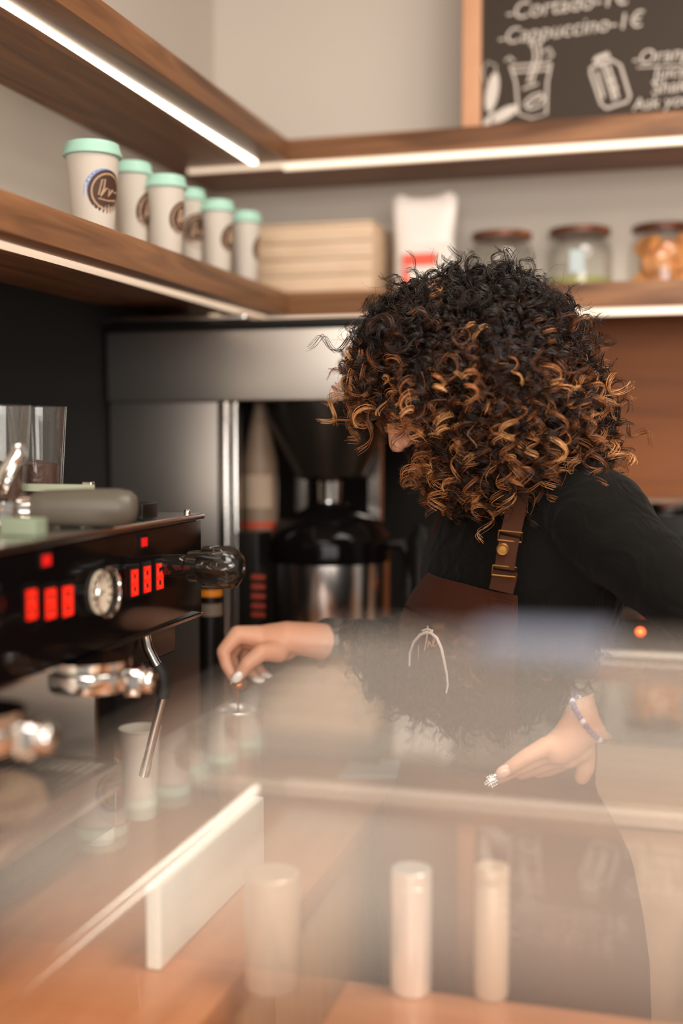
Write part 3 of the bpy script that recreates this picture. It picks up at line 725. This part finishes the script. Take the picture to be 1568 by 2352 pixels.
tag(MB().box(q.x-.016,q.x+.016,q.y-.02,q.y+.02,WT+.0005,q.z).build('knock_box', M['blackp'], bevel=.003), 'black upright box on the worktop behind the far paper cup', 'box')
# metal shaker under the right hand
q = P(549, 1628, 1.60); rs = 53*1.60/F; h = q.z-WT
sh = thing('steel_shaker', 'small open steel beaker under the hand, on the worktop', 'beaker', (q.x,q.y,WT+.0005)); o = ORG[sh.name]
MB().lathe(o, [(rs*.85,0),(rs*.9,.004),(rs*.97,h-.006),(rs*1.02,h-.002),(rs,h),(rs*.95,h-.002),(rs*.93,h-.01),(rs*.84,.004),(0,.004)], 44).build('beaker_body', M['steel'], sh)
MB().lathe(o, [(rs*.85,.0045),(rs*.90,h-.03),(0,h-.028)], 30).build('ground_coffee', M['beans'], sh)
# spoon held in the fingers
sp_ = MB().tube([P(541,1560,1.575),P(546,1590,1.585),P(548,1640,1.595),P(549,1680,1.60)], [.002,.0018,.0016,.0016], 8).ball(P(548,1572,1.575), (.012,.012,.008), 12)
tag(sp_.build('measuring_spoon', M['amber']), 'small copper coloured spoon pinched in her right fingers', 'spoon')

# added stand-in shapes and a card seen through the glass
def cylinder(px, D, rpx, ytop, m, lab, nm='streak_cylinder'):  # added cylinders standing in for unidentified bright streaks under the glass
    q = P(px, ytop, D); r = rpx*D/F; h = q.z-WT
    t = thing(nm, lab, 'cylinder', (q.x,q.y,WT+.0005))
    MB().lathe(ORG[t.name], [(r*.93,0),(r,.004),(r,h*.88),(r*.97,h*.885)], 44).build('cylinder_body', m, t)
    MB().lathe(ORG[t.name], [(r*.99,h*.887),(r*.99,h*.99),(r*.94,h),(0,h)], 44).build('cylinder_top', m, t)
cylinder(625, 1.10, 66, 2005, mat('pearl_metal', srgb(216,194,170), .35, .4), 'wide pale canister on the prep counter under the glass')
cylinder(945, 1.09, 48, 1995, mat('bright_metal', srgb(240,234,224), .22, .6), 'tall bright canister in the middle of the prep counter')
cylinder(1130, 1.08, 40, 1990, mat('frosted_metal', srgb(190,164,140), .4, .1), 'slim dull canister added on the prep counter for a faint streak in front of her apron')
a = P(600, 1828, 1.42); b = P(358, 2040, 1.42)  # added slab standing in for an unidentified bright shape in the glass
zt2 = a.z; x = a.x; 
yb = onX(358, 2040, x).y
tag(MB().box(x-.012, x+.004, yb, a.y, WT+.0005, zt2).build('added_white_slab', M['dslab'], bevel=.003), 'long white slab added on the left worktop for a bright shape in the glass', 'slab')
q0 = onZ(668, 1893, WT+.001); q1 = onZ(925, 1893, WT+.001); q2 = onZ(925, 1846, WT+.001); q3 = onZ(712, 1846, WT+.001)
dy = max(0, YB+.003-q0.y)
mb = MB(); plate(mb, [q0+Vector((0,dy,0)), q1+Vector((0,dy,0)), q2+Vector((0,dy,0)), q3+Vector((0,dy,0))], .004, UP)
tag(mb.build('blue_card', M['sky'], smooth=False), 'pale blue card lying on the back worktop seen through the glass', 'card')
# added strip coloured as a bluish reflection along the far glass edge
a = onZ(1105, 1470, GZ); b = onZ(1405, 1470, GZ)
tag(MB().box(a.x, b.x, GY1-.030, GY1-.002, GZ+.0005, GZ+.0035).build('reflection_strip', mat('blue_reflection_paint', srgb(120,130,150), .4), bevel=.001), 'pale blue strip added as a reflection at the rear edge of the glass top', 'strip')

# ------------------------------------------------------------------ the barista
person = thing('person', 'person with curly caramel-tipped hair in charcoal top and brown apron, one hand on hip', 'person', (-.19, 1.45, 0))
nv = (-CR*.839-CF*.545).normalized(); sv = (CR*.545-CF*.839).normalized()
DB = 1.52
rings = [(1075,1240,.045,.05),(1100,1235,.065,.10),(1135,1228,.085,.140),(1230,1212,.102,.158),(1310,1195,.108,.158),(1400,1186,.104,.148),(1500,1165,.100,.134),(1600,1147,.103,.126),(1700,1142,.110,.132),(1790,1136,.112,.130),(1860,1142,.128,.158),(1930,1148,.144,.176),(2050,1160,.150,.184),(2150,1170,.152,.186),(2350,1176,.152,.186),(2600,1190,.150,.182),(2850,1190,.15,.185)]
def ring_at(py, sc=1.0, off=0):
    ys = [r[0] for r in rings]
    c = float(np.interp(py, ys, [r[1] for r in rings])); a = float(np.interp(py, ys, [r[2] for r in rings])); b = float(np.interp(py, ys, [r[3] for r in rings]))
    return P(c, py, DB), a*sc+off, b*sc+off
def tor(py, ang, off=0):
    c, a, b = ring_at(py, 1, off); return c+nv*(a*math.cos(R(ang)))+sv*(b*math.sin(R(ang)))
def rlist(y0, y1, n, sc=1, off=0, fn=None):
    out = []
    for i in range(n+1):
        py = y0+(y1-y0)*i/n; c, a, b = ring_at(py, sc, off); out.append((c, nv*a, sv*b))
    return out
# head frame
HC = P(1032, 853, 1.49)
Fh = (-CR*.80-UP*.59-CF*.08).normalized(); Sh = (-CF-Fh*(-CF).dot(Fh)).normalized(); Uh = Sh.cross(Fh).normalized()
if Uh.z < 0: Uh = -Uh
def H(f, u, s): return HC+Fh*f+Uh*u+Sh*s
LS = P(1372, 1196, 1.40); RS = P(1082, 1225, 1.64)
L_arm = [(LS,.060),(P(1425,1250,1.37),.049),(P(1568,1373,1.31),.041),(P(1715,1498,1.25),.038),(P(1560,1575,1.275),.034),(P(1395,1640,1.31),.031)]
R_arm = [(RS,.050),(P(1050,1340,1.69),.042),(P(1000,1450,1.71),.038),(P(870,1485,1.67),.035),(P(741,1474,1.61),.0295)]
body = MB()
body.loft(rlist(1075, 2600, 30, .90))
ax = [Fh, Sh, Uh]
body.ball(H(-.012,.022,0), (.098,.076,.090), 24, ax)                # cranium
body.ball(H(.030,-.030,0), (.062,.062,.078), 20, ax)                # face
body.ball(H(.050,-.075,0), (.036,.044,.034), 16, ax)                # jaw
body.ball(H(.080,-.092,0), (.015,.018,.015), 12, ax)                # chin
body.chain([(H(.086,.006,0),.009),(H(.097,-.016,0),.010),(H(.106,-.034,0),.0115)], 12)
for s in (-1,1):
    body.ball(H(.097,-.038,s*.011), .0080, 10); body.ball(H(.079,.012,s*.030), (.012,.022,.008), 12, ax)
    body.ball(H(.066,-.030,s*.036), (.018,.018,.018), 12, ax)
    body.ball(H(-.004,-.012,s*.076), (.014,.007,.026), 12, ax)
    body.ball(H(.090,-.058,s*.008), (.008,.014,.0045), 10, ax); body.ball(H(.089,-.067,s*.006), (.008,.014,.0055), 10, ax)
body.chain([(H(-.02,-.06,0),.052),(P(1210,1035,1.51),.053),(P(1235,1110,1.52),.060)], 20)
body.chain([(p,r*.86) for p,r in L_arm]+[(P(1345,1656,1.325),.0265)], 18)
body.chain([(p,r*.86) for p,r in R_arm]+[(P(712,1470,1.605),.0245)], 18)
# left hand on the hip
WL = P(1345,1656,1.325)
def fing(js): body.chain([(P(*q[:3]), q[3]) for q in js], 12)
for q in ((1308,1700,1.325,.0215),(1282,1718,1.325,.0195),(1325,1712,1.335,.021),(1300,1728,1.335,.019),(1265,1722,1.33,.0155)): body.ball(P(*q[:3]), q[3], 14)
body.chain([(WL,.0255),(P(1308,1700,1.325),.0215),(P(1282,1718,1.325),.0195)], 16)
fing([(1300,1705,1.325,.014),(1255,1714,1.318,.0115),(1208,1738,1.312,.0095),(1180,1757,1.313,.0085),(1160,1771,1.317,.0075)])
fing([(1290,1725,1.33,.013),(1245,1735,1.332,.011),(1190,1764,1.328,.0088),(1158,1780,1.330,.0078),(1136,1790,1.332,.0070)])
fing([(1300,1738,1.335,.012),(1262,1750,1.342,.0098),(1225,1768,1.350,.0085),(1196,1778,1.358,.0072)])
fing([(1308,1742,1.34,.011),(1285,1756,1.350,.0088),(1258,1770,1.360,.0075),(1235,1776,1.368,.0065)])
fing([(1335,1690,1.335,.015),(1343,1730,1.338,.0125),(1345,1762,1.342,.0105),(1336,1785,1.348,.0092)])
# right hand pinching the spoon
body.chain([(P(712,1470,1.605),.0245),(P(660,1464,1.60),.0225),(P(610,1470,1.605),.0215),(P(575,1466,1.61),.017)], 16)
body.chain([(P(655,1485,1.605),.020),(P(612,1490,1.60),.018)], 14)
fing([(590,1462,1.60,.016),(546,1457,1.595,.0125),(512,1497,1.585,.0095),(520,1528,1.58,.0085),(536,1557,1.575,.0068)])
fing([(640,1496,1.585,.016),(602,1498,1.570,.0125),(568,1525,1.563,.0105),(547,1556,1.565,.0078)])
fing([(590,1470,1.62,.015),(556,1462,1.625,.0115),(530,1505,1.625,.009),(540,1535,1.615,.008),(550,1560,1.60,.0068)])
fing([(600,1478,1.635,.014),(572,1474,1.645,.011),(560,1518,1.645,.0085),(575,1543,1.635,.0075),(592,1560,1.63,.0065)])
fing([(615,1485,1.65,.013),(592,1486,1.66,.0095),(588,1524,1.66,.0075),(600,1543,1.65,.0068),(612,1552,1.645,.006)])
# legs and feet
for s in (-1,1):
    hpnt = P(1190,2600,DB)+sv*(s*.09)
    body.chain([(hpnt,.075),(Vector((hpnt.x,hpnt.y,.50)),.055),(Vector((hpnt.x,hpnt.y,.30)),.050),(Vector((hpnt.x,hpnt.y,.09)),.034),(Vector((hpnt.x,hpnt.y,.04))+nv*.02,.036),(Vector((hpnt.x,hpnt.y,.03))+nv*.14,.028)], 14)
bo = body.build('body', M['skin'], person, remesh=.0024, sm=4)
for s in (-1,1):
    e = MB().ball(H(.082,.0,s*.030), .010, 14).build('eye', M['eyew'], person); MB().ball(H(.0905,-.003,s*.030), .0045, 10).build('iris', M['iris'], e)
MB().ball(H(.0945,-.058,0), (.004,.017,.0035), 12, ax).ball(H(.0935,-.067,0), (.004,.015,.0045), 12, ax).build('lips', M['lip'], person)
# nails
def nail(p, d, up, L, W_, m, nm='fingernail', stones=False):
    p = Vector(p); d = Vector(d).normalized(); s = d.cross(Vector(up)).normalized(); n_ = s.cross(d).normalized()
    o = MB().ball(p, (L, W_, W_*.38), 14, [d, s, n_]).build(nm, m, person)
    if stones:
        mb = MB()
        for i in range(-3,4):
            for j in range(-2,3):
                if (i/3.2)**2+(j/2.4)**2 < 1.05: mb.ball(p+d*(L*.29*i)+s*(W_*.42*j)+n_*(W_*.40), W_*.20, 8)
        mb.build('rhinestones', M['stone'], o)
    return o
tc_ = -CF
nail(P(545,1556,1.553), P(536,1572,1.56)-P(556,1545,1.56), tc_, .0088, .0062, M['nailw'])
nail(P(594,1562,1.622), P(606,1563,1.62)-P(582,1560,1.62), tc_+UP*.4, .009, .0048, M['nailw'])
nail(P(612,1552,1.637), P(622,1553,1.62)-P(602,1551,1.62), tc_+UP*.5, .008, .0042, M['nailw'], stones=True)
nail(P(533,1562,1.572), P(530,1580,1.56)-P(534,1552,1.56), -CR, .008, .005, M['nailw'])
nail(P(1156,1772,1.309), P(1140,1782,1.31)-P(1165,1766,1.31), tc_+UP*.2, .0095, .0068, M['nailp'], stones=False)
nail(P(1129,1793,1.325), P(1112,1803,1.32)-P(1140,1787,1.32), tc_+UP*.2, .0095, .0072, M['stone'], stones=True)
# beaded bracelet on the left wrist
wc = P(1352,1650,1.322); wd = (P(1395,1640,1.31)-P(1308,1700,1.325)).normalized()
u_ = wd.orthogonal().normalized(); v_ = wd.cross(u_)
br = MB().tube([wc+(u_*math.cos(a)+v_*math.sin(a))*.0295 for a in [2*math.pi*i/40 for i in range(41)]], .001, 6).build('bracelet', M['bead'], person)
for i in range(30):
    a = 2*math.pi*i/30; MB().ball(wc+(u_*math.cos(a)+v_*math.sin(a))*.0295, .0036, 10).build('bead', M['beadc'] if i % 5 < 1 else M['bead'], br)

# ribbed top
sh_ = MB(); sh_.loft(rlist(1090, 1800, 24, 1.0, .002))
sh_.chain([(P(1250,1120,1.50),.062),(LS,.062)], 20); sh_.chain([(P(1200,1130,1.53),.058),(RS,.052)], 20)
sh_.chain([(P(1236,1095,1.52),.058),(P(1225,1060,1.515),.056)], 20)
def sleeve(js, ext):
    out = []
    for i in range(len(js)-1):
        (p, r), (q, k) = js[i], js[i+1]
        for j in range(6):
            t = j/6; out.append((p.lerp(q, t), (r+(k-r)*t)+.003+.0016*math.sin((i*6+j)*2.3)))
    out.append((js[-1][0], js[-1][1]+.004)); return out
la = sleeve(L_arm, 0); ra = sleeve(R_arm, 0)
sh_.tube([p for p,_ in la], [r for _,r in la], 24); sh_.tube([p for p,_ in ra], [r for _,r in ra], 24)
for p, r in la[:-5] + ra[:-5]: sh_.ball(p, r, 16)
sh_.ball(L_arm[3][0], .043, 16); sh_.ball(R_arm[2][0], .044, 16)
sh_.build('ribbed_top', M['shirt'], person, remesh=.004, sm=5, label='charcoal ribbed long-sleeved top')

# apron
def offy(py): return float(np.interp(py, [1300,1360,1440,1560,1680,1800,2900],[.010,.018,.030,.026,.016,.012,.014]))
def bib(u, v):
    a0 = float(np.interp(v, [0,.3,1],[-14,-46,-78])); a1 = float(np.interp(v, [0,.3,1],[42,50,72]))
    ang = a0+(a1-a0)*u; py = 1308+v*400+ (26*u)*(1-v)
    p = tor(py, ang, .004)+nv*(offy(py)+.002*math.sin(u*9+v*7)); return p
ap = MB().grid(bib, 40, 50, .0018).build('apron_bib', M['apron'], person, label='brown canvas apron bib')
def hem(u, v):
    uu = u; p = bib(uu, .205+v*.008); return p+nv*.0025-CF*.001
MB().grid(hem, 40, 1, .0012).build('bib_seam', M['leather'], ap)
def skirt(u, v):
    ang = -180+360*u; py = 1690+v*1150
    return tor(py, ang, .006+.006*math.sin(u*40)*v)
sk = MB().grid(skirt, 100, 40, .002).build('apron_skirt', M['skirt'], person)
# patch at strap foot
def strip(path, wd, th, name, m, par, wv_=None, lab=None):
    path = [Vector(p) for p in path]
    def fn(u, v):
        f = v*(len(path)-1); i = min(int(f), len(path)-2); t = f-i
        c = path[i].lerp(path[i+1], t); d = (path[i+1]-path[i]).normalized()
        s = (wv_ or d.cross(-CF*.9-CR*.1)).normalized(); return c+s*wd*(u-.5)
    return MB().grid(fn, 4, 24, th).build(name, m, par, label=lab)
e0 = bib(.78, .02)+nv*.003-CF*.004; e1 = bib(.98, .02)+nv*.003-CF*.004
pd = (e1-e0).normalized()
def patch_(u, v): return e0.lerp(e1, u)+UP*(-.002-.013*v)-CF*.002
MB().grid(patch_, 6, 2, -.002).build('strap_tab', M['apron'], ap)
near = [P(1152,1352,1.350), P(1148,1318,1.352), P(1150,1305,1.352)]
strip([P(1150,1358,1.346), P(1158,1325,1.346), P(1160,1312,1.346)], .028, .002, 'strap_end', M['leather'], ap)
strip([P(1158,1308,1.343), P(1163,1270,1.347), P(1170,1234,1.352)], .0225, .003, 'strap', M['leather'], person, lab='brown strap with brass snap button')
strip([P(1171,1230,1.352), P(1180,1190,1.37), P(1190,1140,1.39), P(1205,1095,1.42), P(1222,1070,1.47)], .023, .003, 'strap', M['leather'], person)
strip([P(986,1308,1.545), P(996,1270,1.545), P(1010,1220,1.545), P(1030,1165,1.55), P(1060,1110,1.555)], .018, .003, 'strap', M['leather'], person, wv_=CR*.8-CF*.5)
def ringq(px, py, D, w_, h_, tilt=0):
    c = P(px, py, D); a = CR*math.cos(tilt)+UP*math.sin(tilt); b = -CR*math.sin(tilt)+UP*math.cos(tilt)
    MB().tube([c-a*w_+b*h_, c+a*w_+b*h_, c+a*w_-b*h_, c-a*w_-b*h_, c-a*w_+b*h_], .0008, 8).build('strap_ring', M['brass'], person)
ringq(1157,1312,1.341,.0135,.0055,-.1); ringq(1171,1232,1.348,.0135,.0055,-.1)
bc_ = P(1154,1262,1.340)
b_ = MB().lathe(bc_, [(.0070,0),(.0072,.0012),(.0060,.002),(.0045,.0016),(.0042,.0024),(0,.0026)], 30, (-CF+nv*.2)).build('snap_button', M['brass'], person)
# arch emblem and lettering on the bib
def onbib(px, py, lift=.003):
    best = None
    for i in range(0, 61):
        for j in range(0, 61):
            u, v = .10+i*.9/60, .25+j*.70/60
            p = bib(u, v); d = p-CAM; D = d.dot(CF)
            x = 784+F*d.dot(CR)/(D*math.cos(PITCH)-0*d.z+0); 
            f_ = D*math.cos(PITCH)-d.z*math.sin(PITCH); x = 784+F*d.dot(CR)/f_; y = 1176-F*(D*math.sin(PITCH)+d.z*math.cos(PITCH))/f_
            e = (x-px)**2+(y-py)**2
            if best is None or e < best[0]: best = (e, D)
    return P(px, py, best[1]-lift-.004)
arch = [(940,1530),(941,1500),(950,1475),(965,1458),(978,1453),(990,1454),(1003,1466),(1013,1488),(1019,1515),(1026,1550),(1028,1575),(1024,1592)]
MB().tube([onbib(*q) for q in arch], [.0012,.0015,.0018,.002,.002,.002,.002,.0019,.0018,.0015,.0013,.0010], 8).build('arch_emblem', M['print'], ap, label='pale arch emblem')
MB().tube([onbib(970,1449),onbib(982,1445),onbib(993,1449)], .0014, 8).build('arch_cap', M['print'], ap)
MB().tube([onbib(982,1438),onbib(980,1465),onbib(975,1494)], .0011, 8).tube([onbib(984,1472),onbib(982,1488),onbib(987,1476),onbib(991,1486),onbib(995,1478),onbib(999,1470),onbib(996,1466),onbib(993,1478),onbib(997,1486),onbib(1002,1480)], .0008, 6).tube([onbib(961,1482),onbib(960,1515)],.0006,6).build('script_lettering', M['print2'], ap)

# ------------------------------------------------------------------ hair
HCpx, HCpy, HD = 1105, 880, 1.49
sil = [(765,870),(772,800),(805,740),(850,690),(905,655),(965,635),(1020,618),(1060,612),(1120,618),(1180,610),(1240,640),(1300,690),(1340,740),(1362,800),(1392,860),(1420,920),(1436,970),(1428,1040),(1420,1100),(1330,1085),(1290,1090),(1255,1130),(1205,1165),(1160,1190),(1100,1165),(1050,1150),(1000,1125),(960,1090),(945,1030),(930,985),(890,965),(830,955),(790,930)]
sa = sorted([(math.atan2(-(y-HCpy), x-HCpx), math.hypot(x-HCpx, y-HCpy)) for x, y in sil])
SA = np.array([a for a,_ in sa]); SR = np.array([r for _,r in sa])*.90
SA = np.concatenate([SA-2*np.pi, SA, SA+2*np.pi]); SR = np.concatenate([SR,SR,SR])
HO = np.array(P(HCpx, HCpy, HD)); cr_ = np.array(CR); cf_ = np.array(CF); up_ = np.array(UP); KM = HD/F
def env(n3):                                     # n3: directions (N,3) in (right, up, depth); radius along the direction
    ang = np.arctan2(n3[:,1], n3[:,0]); rr = np.interp(ang, SA, SR)*KM
    q = np.hypot(n3[:,0], n3[:,1]); dz = .165
    return 1/np.sqrt((q/rr)**2+(n3[:,2]/dz)**2)
def hpos(n3, frac):
    r = env(n3)*frac; p = n3*r[:,None]
    return HO+p[:,0:1]*cr_+p[:,1:2]*up_+p[:,2:3]*cf_
def rnd_dirs(N):
    d = rng.normal(size=(N,3)); d /= np.linalg.norm(d,axis=1)[:,None]; return d
# dark inner mass
mb = MB(); nn = 48; mm = 28; dirs = []
for j in range(mm+1):
    ph = math.pi*j/mm
    for i in range(nn):
        a = 2*math.pi*i/nn; dirs.append((math.sin(ph)*math.cos(a), math.cos(ph), math.sin(ph)*math.sin(a)))
dirs = np.array(dirs); fr = np.where((dirs[:,0] < -.2)&(dirs[:,1] < -.2), .72, .86)
vv = hpos(dirs, fr)
mb.add([Vector(v) for v in vv], [(j*nn+i,(j+1)*nn+i,(j+1)*nn+(i+1)%nn,j*nn+(i+1)%nn) for j in range(mm) for i in range(nn)])
hm = mb.build('hair', M['hairbase'], person, remesh=.006, sm=4)
def strands(N, nstr, npts, fr0, fr1, Lr, hr, turns, wid, tone_boost, frizz=False):
    d = rnd_dirs(N*3)
    d = d[(d[:,2] < .55)][:N]; N = len(d)
    fr = rng.uniform(fr0, fr1, N); base = hpos(d, fr)
    # skip the face opening
    px = d[:,0]*env(d)*fr/KM+HCpx; py = HCpy-d[:,1]*env(d)*fr/KM
    keep = ~((px > 840)&(px < 982)&(py > 928)&(d[:,0]<0)); d, fr, base, px, py = d[keep], fr[keep], base[keep], px[keep], py[keep]; N = len(d)
    nw = d[:,0:1]*cr_+d[:,1:2]*up_+d[:,2:3]*cf_
    L = rng.uniform(*Lr, N); H_ = rng.uniform(*hr, N); T = rng.uniform(*turns, N)*L/.06
    hgt = np.clip((HCpy-py)/270, -1, 1)
    axis = nw*rng.uniform(.05,.40,(N,1))+rng.normal(size=(N,3))*.30-up_*np.clip(.75-.45*hgt,.2,1.1)[:,None]
    axis /= np.linalg.norm(axis,axis=1)[:,None]
    # keep the hanging end inside the outline
    u = np.cross(axis, rng.normal(size=(N,3))); u /= np.linalg.norm(u,axis=1)[:,None]; v = np.cross(axis, u)
    bend = rng.normal(size=(N,3))*.012; ph0 = rng.uniform(0,6.28,N)
    # tone: dark crown and roots, caramel lengths
    lat = np.clip((py-650)/210, 0, 1); side = np.clip((860-px)/90,0,1)
    pt = np.clip(.08+.62*lat+.3*side+rng.normal(size=N)*.20, 0, 1)
    hl = (rng.random(N) < (.12+.42*lat)).astype(float)
    t = np.linspace(0,1,npts)
    V=[];TN=[]
    hand = np.sign(rng.random(N)-.5)
    for k in range(nstr):
        hk = H_*(1+rng.normal(size=N)*.10); pk = ph0+rng.normal(size=N)*.24; off = rng.normal(size=(N,3))*.0012
        tk = T*(1+rng.normal(size=N)*.015); Lk = L*(1+rng.normal(size=N)*.035)
        rad = hk[:,None]*np.minimum(1, t*5+.25)*(1-.22*t)[None,:]
        ph = pk[:,None]+hand[:,None]*2*np.pi*tk[:,None]*t[None,:]
        c = (base+off)[:,None,:]+axis[:,None,:]*(Lk[:,None]*(t-.35)[None,:])[:,:,None]+bend[:,None,:]*(t**2)[None,:,None]
        c = c+u[:,None,:]*(rad*np.cos(ph))[:,:,None]+v[:,None,:]*(rad*np.sin(ph))[:,:,None]
        tone = np.clip((pt*(.30+.70*hl))[:,None]*(.35+.80*t)[None,:]+rng.normal(size=(N,1))*.07+tone_boost, 0, 1)
        w_ = wid*(1-.6*t**3)[None,:]*np.ones((N,1))*rng.uniform(.6,1.25,(N,1))
        # tube of three sides
        tg = np.gradient(c, axis=1); tg /= np.linalg.norm(tg,axis=2,keepdims=True)+1e-9
        s1 = np.cross(tg, axis[:,None,:]+np.array([.01,.02,.03])); s1 /= np.linalg.norm(s1,axis=2,keepdims=True)+1e-9; s2 = np.cross(tg, s1)
        rngv = []
        for q in range(3):
            a = 2*np.pi*q/3; rngv.append(c+(s1*math.cos(a)+s2*math.sin(a))*w_[:,:,None])
        V.append(np.stack(rngv, axis=2).reshape(-1,3)); TN.append(np.repeat(tone.reshape(-1),3))
    V = np.concatenate(V); TN = np.concatenate(TN); C = N*nstr
    i = np.arange(C)[:,None,None]*npts*3+np.arange(npts-1)[None,:,None]*3
    q = np.arange(3)[None,None,:]; a = i+q; b = i+(q+1)%3
    Fc = np.stack([a, b, b+3, a+3], axis=3).reshape(-1,4)
    return V, Fc, TN
sets = [strands(1700, 8, 48, .80, .97, (.045,.085), (.0075,.0135), (2.2,3.8), .00050, 0),
        strands(1300, 5, 36, .88, 1.0, (.025,.05), (.004,.008), (2.5,4.5), .00036, -.02),
        strands(1000, 1, 40, .93, 1.03, (.03,.06), (.005,.012), (1.5,4), .00022, .05)]
off = 0; VV=[];FF=[];TT=[]
for V, Fc, T in sets: VV.append(V); FF.append(Fc+off); TT.append(T); off += len(V)
VV = np.concatenate(VV)-np.array(ORG[person.name]); FF = np.concatenate(FF); TT = np.concatenate(TT)
me = bpy.data.meshes.new('curls'); me.vertices.add(len(VV)); me.vertices.foreach_set('co', VV.astype(np.float32).ravel())
me.loops.add(len(FF)*4); me.loops.foreach_set('vertex_index', FF.astype(np.int32).ravel())
me.polygons.add(len(FF)); me.polygons.foreach_set('loop_start', (np.arange(len(FF))*4).astype(np.int32))
at = me.attributes.new('tone', 'FLOAT', 'POINT'); at.data.foreach_set('value', TT.astype(np.float32))
me.update(calc_edges=True); me.polygons.foreach_set('use_smooth', np.ones(len(FF), dtype=bool))
me.materials.append(M['hair'])
co = bpy.data.objects.new('curls', me); COL.objects.link(co); co.parent = hm; co['kind'] = 'stuff'
